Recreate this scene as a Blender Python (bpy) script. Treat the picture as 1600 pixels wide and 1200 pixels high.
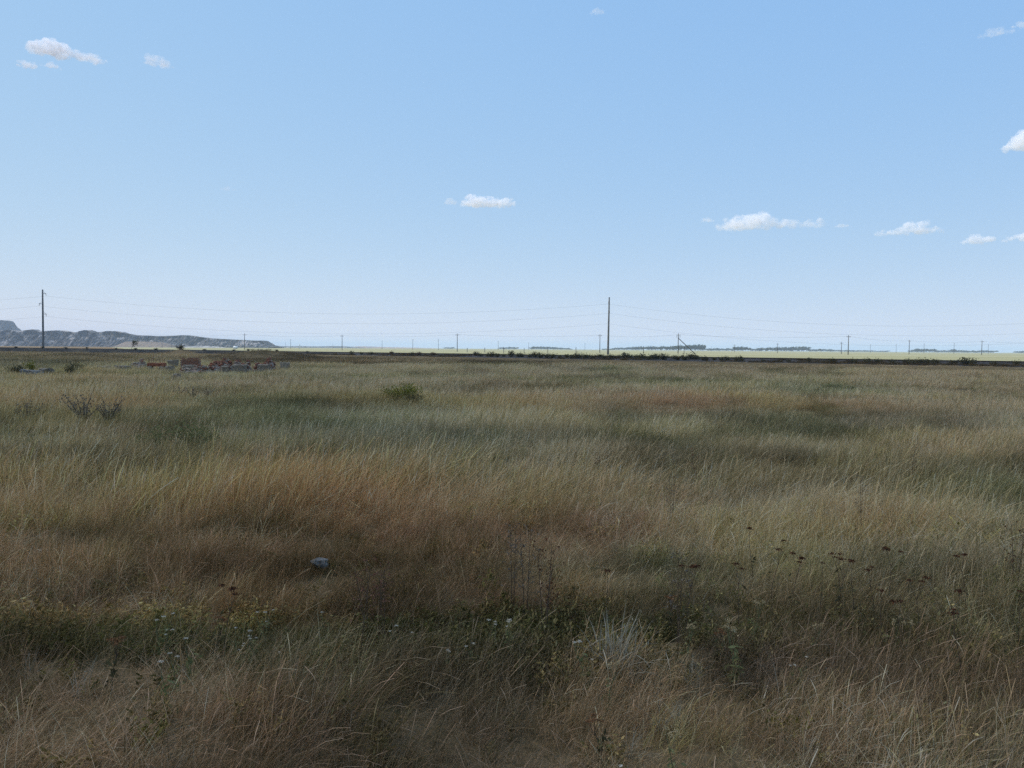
import bpy, bmesh, math, random
import numpy as np
from mathutils import Vector, Matrix

for o in list(bpy.data.objects):
    bpy.data.objects.remove(o)
scene = bpy.context.scene
COL = scene.collection
R = math.radians

# ------------------------------------------------------------------ camera
EYE = 1.7
F = 1208.0                       # focal length in photo pixels (1600 wide)
HZ0, SLOPE = 545.0, 0.0075       # horizon row at the middle column, and its slope
PITCH = math.atan((600 - HZ0) / F)
ROLL = math.atan(SLOPE)
_R0 = Vector((1, 0, 0))
_Fw = Vector((0, math.cos(PITCH), -math.sin(PITCH)))
_U0 = Vector((0, math.sin(PITCH), math.cos(PITCH)))
CR = _R0 * math.cos(ROLL) + _U0 * math.sin(ROLL)
CU = _U0 * math.cos(ROLL) - _R0 * math.sin(ROLL)
cam_d = bpy.data.cameras.new('camera')
cam = bpy.data.objects.new('camera', cam_d)
COL.objects.link(cam)
cam_d.sensor_fit = 'HORIZONTAL'
cam_d.sensor_width = 36
cam_d.lens = 36 * F / 1600
cam_d.clip_start = 0.05
cam_d.clip_end = 60000
m = Matrix((CR, CU, -_Fw)).transposed().to_4x4()
m.translation = (0, 0, EYE)
cam.matrix_world = m
scene.camera = cam

# ------------------------------------------------------------------ sky, sun, exposure
SUN_EL, SUN_AZ = R(48), R(-68)             # azimuth measured from +Y towards +X
SUN_DIR = Vector((math.sin(SUN_AZ) * math.cos(SUN_EL), math.cos(SUN_AZ) * math.cos(SUN_EL), math.sin(SUN_EL)))
world = bpy.data.worlds.new('World')
scene.world = world
world.use_nodes = True
wn = world.node_tree
wn.nodes.clear()
sky = wn.nodes.new('ShaderNodeTexSky')
sky.sky_type = 'NISHITA'
sky.sun_disc = False
sky.sun_elevation = SUN_EL
sky.sun_rotation = SUN_AZ
sky.altitude = 200
sky.air_density = 0.8
sky.dust_density = 0.0
sky.ozone_density = 3.0
bg = wn.nodes.new('ShaderNodeBackground')
bg.inputs['Strength'].default_value = 0.084
wo = wn.nodes.new('ShaderNodeOutputWorld')
# soften the clear-sky gradient over the whole dome (the photo's sky is hazy and even)
sp = wn.nodes.new('ShaderNodeSeparateColor')
cb = wn.nodes.new('ShaderNodeCombineColor')
wn.links.new(sky.outputs[0], sp.inputs[0])
for k, (p_, g_) in enumerate(((0.48, 0.865), (0.27, 0.82), (0.05, 0.90))):
    a_ = wn.nodes.new('ShaderNodeMath')
    a_.operation = 'MULTIPLY'
    a_.inputs[1].default_value = 0.1
    b_ = wn.nodes.new('ShaderNodeMath')
    b_.operation = 'POWER'
    b_.inputs[1].default_value = p_
    c_ = wn.nodes.new('ShaderNodeMath')
    c_.operation = 'MULTIPLY'
    c_.inputs[1].default_value = g_ * 10
    wn.links.new(sp.outputs[k], a_.inputs[0])
    wn.links.new(a_.outputs[0], b_.inputs[0])
    wn.links.new(b_.outputs[0], c_.inputs[0])
    wn.links.new(c_.outputs[0], cb.inputs[k])
wn.links.new(cb.outputs[0], bg.inputs['Color'])
wn.links.new(bg.outputs[0], wo.inputs['Surface'])

sun_d = bpy.data.lights.new('sun', 'SUN')
sun_d.energy = 3.6
sun_d.angle = R(0.53)
sun_d.color = (1.0, 0.96, 0.91)
sun = bpy.data.objects.new('sun', sun_d)
COL.objects.link(sun)
sun.rotation_euler = SUN_DIR.to_track_quat('Z', 'Y').to_euler()
sun.location = (0, 0, 300)

vs = scene.view_settings
vs.view_transform = 'Standard'
vs.look = 'None'
vs.exposure = 0.25
vs.gamma = 1.0
vs.use_curve_mapping = False
scene.render.engine = 'CYCLES'
cy = scene.cycles
cy.max_bounces = 14
cy.diffuse_bounces = 4
cy.transmission_bounces = 4
cy.transparent_max_bounces = 8
cy.volume_bounces = 8
cy.sample_clamp_indirect = 3.0
cy.use_denoising = False
cy.use_adaptive_sampling = True
cy.adaptive_threshold = 0.01

# ------------------------------------------------------------------ helpers
rng = np.random.default_rng(7)
random.seed(7)


def horizon(px):
    return HZ0 + SLOPE * (px - 800)


def ray(px, py):
    d = _Fw * F + CR * (px - 800) + CU * (600 - py)
    return d.normalized()


def at_z(px, py, z):
    """point where the photo pixel meets the height z"""
    d = ray(px, py)
    t = (z - EYE) / d.z
    return Vector((d.x * t, d.y * t, z))


def at_y(px, py, y):
    """point of the photo pixel at depth y"""
    d = ray(px, py)
    t = y / d.y
    return Vector((d.x * t, y, EYE + d.z * t))


def lin(c):
    c = np.asarray(c, float) / 255.0
    return np.where(c <= 0.04045, c / 12.92, ((c + 0.055) / 1.055) ** 2.4)


def _hash(ix, iy, s):
    h = np.sin(ix * 127.1 + iy * 311.7 + s * 74.7) * 43758.5453
    return h - np.floor(h)


def vnoise(x, y, s=0):
    x = np.asarray(x, float)
    y = np.asarray(y, float)
    ix, iy = np.floor(x), np.floor(y)
    fx, fy = x - ix, y - iy
    fx, fy = fx * fx * (3 - 2 * fx), fy * fy * (3 - 2 * fy)
    a, b = _hash(ix, iy, s), _hash(ix + 1, iy, s)
    c, d = _hash(ix, iy + 1, s), _hash(ix + 1, iy + 1, s)
    return (a * (1 - fx) + b * fx) * (1 - fy) + (c * (1 - fx) + d * fx) * fy


def fbm(x, y, s=0, n=4):
    v, a, t = 0.0, 0.5, 0.0
    for i in range(n):
        v = v + a * vnoise(x * 2 ** i, y * 2 ** i, s + i * 3.1)
        t += a
        a *= 0.5
    return v / t


def sm(a, b, x):
    t = np.clip((np.asarray(x, float) - a) / (b - a), 0, 1)
    return t * t * (3 - 2 * t)


def link(o, parent=None):
    COL.objects.link(o)
    if parent is not None:
        o.parent = parent
    return o


def mesh_obj(name, verts, faces, mat=None, parent=None, smooth=False, loc=None):
    me = bpy.data.meshes.new(name)
    me.from_pydata([tuple(v) for v in verts], [], [tuple(f) for f in faces])
    if smooth:
        me.polygons.foreach_set('use_smooth', [True] * len(me.polygons))
    if mat:
        me.materials.append(mat)
    o = bpy.data.objects.new(name, me)
    if loc is not None:
        o.location = loc
    return link(o, parent)


def bm_obj(name, bm, mat=None, parent=None, smooth=False, loc=None):
    me = bpy.data.meshes.new(name)
    bm.to_mesh(me)
    bm.free()
    if smooth:
        me.polygons.foreach_set('use_smooth', [True] * len(me.polygons))
    if mat:
        me.materials.append(mat)
    o = bpy.data.objects.new(name, me)
    if loc is not None:
        o.location = loc
    return link(o, parent)


def thing(name, label, cat, loc=(0, 0, 0), rz=0.0, group=None):
    o = bpy.data.objects.new(name, None)
    o.empty_display_size = 0.2
    o.location = loc
    o.rotation_euler = (0, 0, rz)
    link(o)
    return tag(o, label, cat, group)


def tag(o, label=None, cat=None, group=None, kind=None):
    for k, v in (('label', label), ('category', cat), ('group', group), ('kind', kind)):
        if v:
            o[k] = v
    return o


def copy_tree(o, parent=None):
    c = o.copy()
    COL.objects.link(c)
    c.parent = parent
    for ch in list(o.children):
        copy_tree(ch, c)
    return c


def tube(bm, pts, radii, seg=8, cap=True):
    """tapered tube along a poly-line"""
    pts = [Vector(p) for p in pts]
    rings = []
    for i, p in enumerate(pts):
        a = pts[max(i - 1, 0)]
        b = pts[min(i + 1, len(pts) - 1)]
        t = (b - a).normalized()
        up = Vector((0, 0, 1)) if abs(t.z) < 0.9 else Vector((1, 0, 0))
        u = t.cross(up).normalized()
        v = t.cross(u)
        r = radii[i] if hasattr(radii, '__len__') else radii
        rings.append([bm.verts.new(p + (u * math.cos(k * 2 * math.pi / seg) + v * math.sin(k * 2 * math.pi / seg)) * r)
                      for k in range(seg)])
    for i in range(len(rings) - 1):
        for k in range(seg):
            bm.faces.new((rings[i][k], rings[i][(k + 1) % seg], rings[i + 1][(k + 1) % seg], rings[i + 1][k]))
    if cap and seg > 2:
        bm.faces.new(rings[0][::-1])
        bm.faces.new(rings[-1])


def box(bm, c, s, rot=None, jit=0.0):
    vs_ = []
    for dx in (-1, 1):
        for dy in (-1, 1):
            for dz in (-1, 1):
                p = Vector((dx * s[0] / 2 * (1 + random.uniform(-jit, jit)), dy * s[1] / 2 * (1 + random.uniform(-jit, jit)),
                            dz * s[2] / 2 * (1 + random.uniform(-jit, jit))))
                if rot is not None:
                    p = rot @ p
                vs_.append(bm.verts.new(p + Vector(c)))
    for f in ((0, 1, 3, 2), (4, 6, 7, 5), (0, 4, 5, 1), (2, 3, 7, 6), (0, 2, 6, 4), (1, 5, 7, 3)):
        bm.faces.new([vs_[i] for i in f])
    return vs_


# ------------------------------------------------------------------ materials
def new_mat(name):
    mt = bpy.data.materials.new(name)
    mt.use_nodes = True
    nt = mt.node_tree
    nt.nodes.clear()
    out = nt.nodes.new('ShaderNodeOutputMaterial')
    return mt, nt, out


def noisy(name, c1, c2, scale=4.0, rough=0.9, c3=None, scale2=0.7, bump=0.0, bscale=30, detail=6, spec=0.2):
    """two or three colours mixed by noise in object space, with fine relief"""
    mt, nt, out = new_mat(name)
    N, L = nt.nodes, nt.links
    tc = N.new('ShaderNodeTexCoord')
    no = N.new('ShaderNodeTexNoise')
    no.inputs['Scale'].default_value = scale
    no.inputs['Detail'].default_value = detail
    L.new(tc.outputs['Object'], no.inputs['Vector'])
    cr = N.new('ShaderNodeValToRGB')
    cr.color_ramp.elements[0].position = 0.32
    cr.color_ramp.elements[1].position = 0.68
    cr.color_ramp.elements[0].color = (*c1, 1)
    cr.color_ramp.elements[1].color = (*c2, 1)
    L.new(no.outputs[0], cr.inputs[0])
    col = cr.outputs[0]
    if c3 is not None:
        n2 = N.new('ShaderNodeTexNoise')
        n2.inputs['Scale'].default_value = scale2
        n2.inputs['Detail'].default_value = 5
        L.new(tc.outputs['Object'], n2.inputs['Vector'])
        r2 = N.new('ShaderNodeValToRGB')
        r2.color_ramp.elements[0].position = 0.52
        r2.color_ramp.elements[1].position = 0.64
        L.new(n2.outputs[0], r2.inputs[0])
        mx = N.new('ShaderNodeMixRGB')
        L.new(r2.outputs[0], mx.inputs[0])
        L.new(col, mx.inputs[1])
        mx.inputs[2].default_value = (*c3, 1)
        col = mx.outputs[0]
    b = N.new('ShaderNodeBsdfPrincipled')
    b.inputs['Roughness'].default_value = rough
    b.inputs['Specular IOR Level'].default_value = spec
    L.new(col, b.inputs['Base Color'])
    if bump > 0:
        nb = N.new('ShaderNodeTexNoise')
        nb.inputs['Scale'].default_value = bscale
        nb.inputs['Detail'].default_value = 8
        L.new(tc.outputs['Object'], nb.inputs['Vector'])
        bp = N.new('ShaderNodeBump')
        bp.inputs['Strength'].default_value = bump
        L.new(nb.outputs[0], bp.inputs['Height'])
        L.new(bp.outputs[0], b.inputs['Normal'])
    L.new(b.outputs[0], out.inputs['Surface'])
    return mt


def leafy(name, c1, c2, trans=0.3):
    """thin leaves: colour varies from leaf to leaf by the stored 'rnd' value"""
    mt, nt, out = new_mat(name)
    N, L = nt.nodes, nt.links
    at = N.new('ShaderNodeAttribute')
    at.attribute_name = 'rnd'
    mx = N.new('ShaderNodeMixRGB')
    mx.inputs[1].default_value = (*c1, 1)
    mx.inputs[2].default_value = (*c2, 1)
    L.new(at.outputs['Fac'], mx.inputs[0])
    d = N.new('ShaderNodeBsdfDiffuse')
    t = N.new('ShaderNodeBsdfTranslucent')
    L.new(mx.outputs[0], d.inputs[0])
    L.new(mx.outputs[0], t.inputs[0])
    ms = N.new('ShaderNodeMixShader')
    ms.inputs[0].default_value = trans
    L.new(d.outputs[0], ms.inputs[1])
    L.new(t.outputs[0], ms.inputs[2])
    L.new(ms.outputs[0], out.inputs['Surface'])
    return mt


M = {}
M['concrete'] = noisy('concrete', (0.18, 0.14, 0.098), (0.33, 0.26, 0.185), 3.0, 0.9, (0.11, 0.085, 0.06), 1.5, 0.4, 25)
M['pole'] = noisy('pole_concrete', (0.13, 0.125, 0.12), (0.20, 0.19, 0.18), 1.2, 0.85)
M['wood'] = noisy('pole_wood', (0.10, 0.09, 0.08), (0.16, 0.145, 0.13), 2.0, 0.9)
M['metal'] = noisy('dark_metal', (0.08, 0.08, 0.085), (0.14, 0.13, 0.125), 5.0, 0.6)
M['ceramic'] = noisy('insulator_ceramic', (0.20, 0.12, 0.09), (0.3, 0.2, 0.15), 4, 0.3)
M['wire'] = noisy('wire_aluminium', (0.10, 0.10, 0.105), (0.14, 0.14, 0.14), 0.5, 0.6)
M['brick'] = noisy('red_brick', (0.20, 0.075, 0.042), (0.31, 0.125, 0.07), 6, 0.95, (0.20, 0.12, 0.085), 3.0, 0.3, 40)
M['mortar'] = noisy('lime_mortar', (0.24, 0.17, 0.13), (0.36, 0.27, 0.21), 8, 0.95, None, 1, 0.4, 40)
M['rubble'] = noisy('rubble_stone', (0.24, 0.185, 0.13), (0.42, 0.33, 0.24), 5, 0.95, (0.33, 0.20, 0.14), 2.0, 0.5, 30)
M['rust'] = noisy('rusty_steel', (0.20, 0.07, 0.035), (0.30, 0.11, 0.06), 8, 0.85)
M['ballast'] = noisy('ballast_gravel', (0.03, 0.024, 0.02), (0.08, 0.065, 0.054), 2.5, 0.95, (0.035, 0.03, 0.025), 0.10, 0.6, 6)
M['rail'] = noisy('rail_steel', (0.04, 0.03, 0.025), (0.07, 0.05, 0.04), 2, 0.6)
M['sleeper'] = noisy('sleeper_timber', (0.04, 0.035, 0.03), (0.07, 0.06, 0.05), 2, 0.9)
M['stone'] = noisy('pale_stone', (0.16, 0.14, 0.12), (0.29, 0.255, 0.22), 9, 0.9, (0.09, 0.08, 0.068), 5, 0.5, 40)
M['bark'] = noisy('bark', (0.06, 0.05, 0.04), (0.11, 0.095, 0.08), 5, 0.95)
M['white_paint'] = noisy('white_paint', (0.74, 0.74, 0.73), (0.82, 0.82, 0.81), 1, 0.5)
M['tree_leaf'] = leafy('tree_leaves', (0.03, 0.045, 0.022), (0.07, 0.09, 0.04))
M['bush_olive'] = leafy('bush_leaves_olive', (0.06, 0.05, 0.025), (0.14, 0.12, 0.055))
M['bush_rust'] = leafy('bush_leaves_russet', (0.085, 0.05, 0.03), (0.16, 0.10, 0.06))
M['bush_bright'] = leafy('bush_leaves_bright', (0.13, 0.13, 0.025), (0.27, 0.25, 0.05))
M['bush_green'] = leafy('bush_leaves_green', (0.13, 0.13, 0.05), (0.26, 0.245, 0.105))
M['weed_grey'] = leafy('weed_leaves_grey', (0.10, 0.08, 0.06), (0.25, 0.205, 0.155))
M['silver'] = leafy('wormwood_silver', (0.22, 0.195, 0.14), (0.44, 0.39, 0.29))
M['stem_dark'] = noisy('dry_stem', (0.06, 0.04, 0.026), (0.12, 0.08, 0.05), 8, 0.95)
M['stem_green'] = noisy('green_stem', (0.09, 0.11, 0.05), (0.14, 0.15, 0.07), 8, 0.95)
M['head_dark'] = leafy('dry_flower_head', (0.05, 0.024, 0.014), (0.15, 0.065, 0.035), 0.1)
M['head_rust'] = leafy('rust_flower_head', (0.17, 0.085, 0.04), (0.28, 0.14, 0.065), 0.1)
M['head_white'] = leafy('white_flower_head', (0.50, 0.43, 0.33), (0.76, 0.68, 0.55), 0.15)
M['head_cream'] = leafy('cream_flower_head', (0.34, 0.25, 0.13), (0.52, 0.40, 0.22), 0.15)
M['weed_red'] = leafy('red_weed_leaves', (0.12, 0.05, 0.035), (0.24, 0.12, 0.08), 0.2)

# ------------------------------------------------------------------ ground
# railway line in plan: rail-top depression in the photo runs from 3.6 px (left edge) to 13.4 px (right edge)
RAIL_Z = 0.62


def rail_pt(px):
    dp = 3.6 + px / 1600 * 9.8
    y = (EYE - RAIL_Z) * F / dp
    return Vector(((px - 800) / F * y, y, 0))


RA, RB = rail_pt(1600), rail_pt(250)
RDIR = (RB - RA).normalized()             # runs away to the left
RNOR = Vector((RDIR.y, -RDIR.x, 0))       # away from the camera
if RNOR.y < 0:
    RNOR = -RNOR


def rail_s(x, y):
    """signed distance to the track (negative on the camera's side)"""
    return (np.asarray(x) - RA.x) * RNOR.x + (np.asarray(y) - RA.y) * RNOR.y


EMB_S = [-13.0, -9.0, -6.5, -4.0, -2.3, 2.3, 5.0, 8.5]
EMB_Z = [-0.25, 0.02, 0.06, 0.14, 0.44, 0.44, 0.05, -0.25]


def mounds(x, y):
    z = 0
    for px, py, d, h, wx, wy in ((425, 0, 112, 1.0, 4.6, 5), (388, 0, 114, 0.75, 3.4, 4), (282, 0, 168, 1.2, 2.4, 3),
                                 (50, 0, 125, 0.15, 16, 6), 
                                 (1080, 0, 4.1, 0.10, 0.75, 0.35), (1350, 0, 3.2, 0.07, 0.6, 0.4), (200, 0, 3.3, 0.06, 0.7, 0.4)):
        cx = (px - 800) / F * d
        z = z + h * np.exp(-((x - cx) / wx) ** 2 - ((y - d) / wy) ** 2)
    return z


def gh(x, y):
    x = np.asarray(x, float)
    y = np.asarray(y, float)
    r = np.hypot(x, y)
    z = (vnoise(x * 0.9, y * 0.9, 3) - 0.5) * 0.10 * (1 - sm(10, 40, r))
    z = z + (vnoise(x * 0.16, y * 0.16, 5) - 0.5) * 0.30 * sm(5, 14, r) * (1 - sm(45, 90, r))
    z = z - 0.07 * np.exp(-((y - 4.55 + 0.06 * x) / 0.5) ** 2) * (r < 30)
    z = z + 0.06 * np.exp(-((y - 10.6) / 1.2) ** 2) * (r < 30)
    return z + mounds(x, y)


def surf(x, y):
    e = np.interp(rail_s(x, y), EMB_S, EMB_Z)
    e = e + (vnoise(np.asarray(x) * 0.3, np.asarray(y) * 0.3, 8) - 0.5) * 0.1
    return np.maximum(gh(x, y), e)


# colours of the steppe, with some of its shade, read off the photograph where each patch grows (pixel, pixel, srgb)
CP = []


def row(py, *items):
    for px, c in items:
        CP.append((px, py, c))


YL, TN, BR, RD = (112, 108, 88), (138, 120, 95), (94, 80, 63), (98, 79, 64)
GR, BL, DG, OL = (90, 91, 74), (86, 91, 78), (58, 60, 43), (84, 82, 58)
row(565, (60, (72, 74, 60)), (300, (76, 74, 60)), (500, (78, 72, 58)), (700, (74, 68, 56)), (900, (74, 68, 56)), (1080, (80, 70, 57)), (1350, (94, 83, 68)), (1550, (98, 86, 70)))  # brown bank, with its dark shadow line painted into the grass colour
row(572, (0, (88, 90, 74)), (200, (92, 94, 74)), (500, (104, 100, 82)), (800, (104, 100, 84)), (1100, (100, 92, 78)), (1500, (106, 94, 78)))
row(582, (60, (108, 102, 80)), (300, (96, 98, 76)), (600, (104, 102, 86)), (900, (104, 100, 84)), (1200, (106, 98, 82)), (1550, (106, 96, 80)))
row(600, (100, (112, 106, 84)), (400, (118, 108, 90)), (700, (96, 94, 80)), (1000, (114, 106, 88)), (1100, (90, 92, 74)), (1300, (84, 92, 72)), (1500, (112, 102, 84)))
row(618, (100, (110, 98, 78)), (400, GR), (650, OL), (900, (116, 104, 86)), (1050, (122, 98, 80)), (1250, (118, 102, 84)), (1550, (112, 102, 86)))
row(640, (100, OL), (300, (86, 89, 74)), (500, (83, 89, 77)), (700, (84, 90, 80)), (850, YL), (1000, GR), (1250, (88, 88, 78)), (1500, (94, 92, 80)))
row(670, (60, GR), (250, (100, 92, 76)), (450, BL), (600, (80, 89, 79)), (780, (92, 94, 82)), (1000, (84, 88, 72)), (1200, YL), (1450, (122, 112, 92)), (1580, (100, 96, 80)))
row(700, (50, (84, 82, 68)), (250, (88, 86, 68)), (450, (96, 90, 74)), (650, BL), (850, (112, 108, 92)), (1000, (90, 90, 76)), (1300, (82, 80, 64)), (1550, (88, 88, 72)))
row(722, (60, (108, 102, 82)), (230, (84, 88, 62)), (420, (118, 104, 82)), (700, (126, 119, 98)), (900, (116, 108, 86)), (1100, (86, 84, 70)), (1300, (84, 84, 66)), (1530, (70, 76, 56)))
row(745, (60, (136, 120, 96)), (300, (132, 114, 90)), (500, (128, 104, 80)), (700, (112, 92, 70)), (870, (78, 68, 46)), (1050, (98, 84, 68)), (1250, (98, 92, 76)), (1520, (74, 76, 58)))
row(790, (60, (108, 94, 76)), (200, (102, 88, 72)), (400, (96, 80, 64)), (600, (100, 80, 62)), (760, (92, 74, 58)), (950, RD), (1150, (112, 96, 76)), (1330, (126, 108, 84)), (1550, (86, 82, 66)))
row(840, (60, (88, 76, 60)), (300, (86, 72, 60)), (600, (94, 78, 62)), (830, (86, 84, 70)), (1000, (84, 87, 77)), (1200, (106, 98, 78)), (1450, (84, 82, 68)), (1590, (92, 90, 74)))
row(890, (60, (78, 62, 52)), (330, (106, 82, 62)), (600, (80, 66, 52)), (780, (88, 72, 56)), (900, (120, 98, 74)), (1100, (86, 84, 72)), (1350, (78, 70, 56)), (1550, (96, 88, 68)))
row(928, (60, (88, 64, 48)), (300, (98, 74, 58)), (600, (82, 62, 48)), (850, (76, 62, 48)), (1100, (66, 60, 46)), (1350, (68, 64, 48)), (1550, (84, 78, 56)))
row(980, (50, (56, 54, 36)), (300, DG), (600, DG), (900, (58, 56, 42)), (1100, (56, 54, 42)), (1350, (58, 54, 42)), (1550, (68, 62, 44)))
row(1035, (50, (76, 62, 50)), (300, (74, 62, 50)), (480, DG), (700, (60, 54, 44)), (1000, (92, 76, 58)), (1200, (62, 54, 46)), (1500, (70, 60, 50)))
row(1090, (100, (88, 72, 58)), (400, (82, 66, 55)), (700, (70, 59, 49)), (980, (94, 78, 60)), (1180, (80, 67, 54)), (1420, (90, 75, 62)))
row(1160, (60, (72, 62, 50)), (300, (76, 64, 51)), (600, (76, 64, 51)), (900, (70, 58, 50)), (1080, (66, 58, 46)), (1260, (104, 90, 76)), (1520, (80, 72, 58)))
_cp = []
for px, py, c in CP:
    # height at which the eye meets the sward there
    h = float(np.interp(py, [565, 600, 660, 700, 840, 890, 928, 980, 1035, 1090, 1160], [0.1, 0.28, 0.34, 0.38, 0.34, 0.22, 0.12, 0.10, 0.16, 0.25, 0.27]))
    p = at_z(px, py, h)
    c = lin(c)
    lum = float(c @ np.array([0.3, 0.6, 0.1]))
    straw = np.array([1.13, 0.99, 0.70]) * lum
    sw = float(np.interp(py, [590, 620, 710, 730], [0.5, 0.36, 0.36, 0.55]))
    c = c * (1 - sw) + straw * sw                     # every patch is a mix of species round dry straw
    c = c * (lum / 0.105) ** 0.22                   # pale patches made paler, dark ones darker
    c = c * float(np.interp(py, [560, 600, 700, 722, 745, 780, 860, 900, 960, 1000, 1040, 1160], [0.8, 0.84, 0.72, 1.2, 1.5, 0.98, 0.92, 1.35, 1.15, 1.15, 1.35, 1.1]))  # brightness by distance; near rows lifted to offset the sward's self-shadow
    _cp.append((p.x / p.y, math.log(p.y), *c))
_cp = np.array(_cp)


def veg_colour(x, y):
    """mean colour of the vegetation at a spot (still as the photo shows it)"""
    x = np.asarray(x, float)
    y = np.maximum(np.asarray(y, float), 1.2)
    # let the patches have ragged outlines
    wx = x + (fbm(x * 1.3 / (1 + 0.06 * y), y * 1.3 / (1 + 0.06 * y), 11) - 0.5) * (0.25 + 0.12 * y)
    wy = y + (fbm(x * 1.1 / (1 + 0.06 * y), y * 1.1 / (1 + 0.06 * y), 17) - 0.5) * (0.15 + 0.10 * y)
    wy = np.maximum(wy, 1.2)
    u, v = wx / wy, np.log(wy)
    acc = np.zeros((len(x), 3))
    ws = np.zeros(len(x))
    for q in _cp:
        d2 = ((u - q[0]) / 0.12) ** 2 + ((v - q[1]) / 0.075) ** 2
        w = 1.0 / (d2 + 0.08) ** 2.6
        acc += w[:, None] * q[2:5]
        ws += w
    return acc / ws[:, None]


def make_ground():
    n_a, radii = 420, []
    r = 0.6
    while r < 14000:
        radii.append(r)
        r *= 1.045
    ang = np.linspace(0, 2 * math.pi, n_a, endpoint=False)
    V = [(0, 0, float(gh(np.array([0.0]), np.array([0.0]))[0]))]
    rr, aa = np.meshgrid(radii, ang, indexing='ij')
    x, y = rr * np.sin(aa), rr * np.cos(aa)
    z = gh(x, y)
    V += list(zip(x.ravel().tolist(), y.ravel().tolist(), z.ravel().tolist()))
    Fc = [(0, 1 + (k + 1) % n_a, 1 + k) for k in range(n_a)]
    for i in range(len(radii) - 1):
        b = 1 + i * n_a
        for k in range(n_a):
            k2 = (k + 1) % n_a
            Fc.append((b + k, b + k2, b + n_a + k2, b + n_a + k))
    mt, nt, out = new_mat('steppe_soil')
    N, L = nt.nodes, nt.links
    tc = N.new('ShaderNodeTexCoord')
    cols = []
    for sc, c1, c2 in ((14.0, (0.05, 0.03, 0.016), (0.24, 0.155, 0.085)), (0.02, (0.22, 0.165, 0.08), (0.30, 0.22, 0.12))):
        no = N.new('ShaderNodeTexNoise')
        no.inputs['Scale'].default_value = sc
        no.inputs['Detail'].default_value = 8
        L.new(tc.outputs['Object'], no.inputs['Vector'])
        cr = N.new('ShaderNodeValToRGB')
        cr.color_ramp.elements[0].position = 0.35
        cr.color_ramp.elements[1].position = 0.65
        cr.color_ramp.elements[0].color = (*c1, 1)
        cr.color_ramp.elements[1].color = (*c2, 1)
        L.new(no.outputs[0], cr.inputs[0])
        cols.append(cr.outputs[0])
    mx = N.new('ShaderNodeMixRGB')
    mx.inputs[0].default_value = 0.45
    L.new(cols[0], mx.inputs[1])
    L.new(cols[1], mx.inputs[2])
    b = N.new('ShaderNodeBsdfDiffuse')
    L.new(mx.outputs[0], b.inputs[0])
    nb = N.new('ShaderNodeTexNoise')
    nb.inputs['Scale'].default_value = 45
    nb.inputs['Detail'].default_value = 8
    L.new(tc.outputs['Object'], nb.inputs['Vector'])
    bp = N.new('ShaderNodeBump')
    bp.inputs['Strength'].default_value = 1.0
    bp.inputs['Distance'].default_value = 0.03
    L.new(nb.outputs[0], bp.inputs['Height'])
    L.new(bp.outputs[0], b.inputs['Normal'])
    L.new(b.outputs[0], out.inputs['Surface'])
    o = mesh_obj('ground', V, Fc, mt, smooth=True)
    tag(o, 'dry steppe ground under the grass, reaching the horizon', kind='structure')


make_ground()


def make_fields():
    """pale crop fields beyond the railway, as sheets laid just above the ground"""
    mt, nt, out = new_mat('crop_field')
    N, L = nt.nodes, nt.links
    tc = N.new('ShaderNodeTexCoord')
    mp = N.new('ShaderNodeMapping')
    mp.inputs['Scale'].default_value = (0.0009, 0.012, 1)
    mp.inputs['Rotation'].default_value = (0, 0, R(8))
    L.new(tc.outputs['Object'], mp.inputs['Vector'])
    no = N.new('ShaderNodeTexNoise')
    no.inputs['Scale'].default_value = 1.0
    no.inputs['Detail'].default_value = 5
    L.new(mp.outputs[0], no.inputs['Vector'])
    cr = N.new('ShaderNodeValToRGB')
    e = cr.color_ramp.elements
    e[0].position, e[0].color = 0.30, (0.24, 0.235, 0.12, 1)
    e[1].position, e[1].color = 0.70, (0.42, 0.38, 0.235, 1)
    e2 = cr.color_ramp.elements.new(0.5)
    e2.color = (0.34, 0.315, 0.18, 1)
    L.new(no.outputs[0], cr.inputs[0])
    b = N.new('ShaderNodeBsdfDiffuse')
    L.new(cr.outputs[0], b.inputs[0])
    L.new(b.outputs[0], out.inputs['Surface'])
    V, Fc = [], []
    # a sheet behind the track, from right of the frame to the spoil heaps
    near = [RA + RNOR * 14 - RDIR * 300, RA + RNOR * 14 + RDIR * 120, RA + RNOR * 30 + RDIR * 190, Vector((-210, 420, 0)), Vector((-520, 1000, 0))]
    far = [Vector((9000, 2000, 0)), Vector((9000, 11000, 0)), Vector((2500, 11500, 0)), Vector((-1500, 11500, 0)), Vector((-2600, 9000, 0))]
    for p in near + far[0:0]:
        V.append((p.x, p.y, 0.02))
    n = len(near)
    for k in range(1, 41):
        t = (k / 40) ** 2.2
        for p, q in zip(near, far):
            s = p.lerp(q, t)
            V.append((s.x, s.y, 0.02 + 0.3 * t))
    for k in range(40):
        for i in range(n - 1):
            Fc.append((k * n + i, (k + 1) * n + i, (k + 1) * n + i + 1, k * n + i + 1))
    o = mesh_obj('field', V, Fc, mt)
    bmm = bmesh.new()
    bmm.from_mesh(o.data)
    bmesh.ops.recalc_face_normals(bmm, faces=bmm.faces)
    if sum(f.normal.z for f in bmm.faces) < 0:
        bmesh.ops.reverse_faces(bmm, faces=bmm.faces)
    bmm.to_mesh(o.data)
    bmm.free()
    tag(o, 'pale sunlit crop field beyond the railway', kind='structure')


make_fields()


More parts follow.
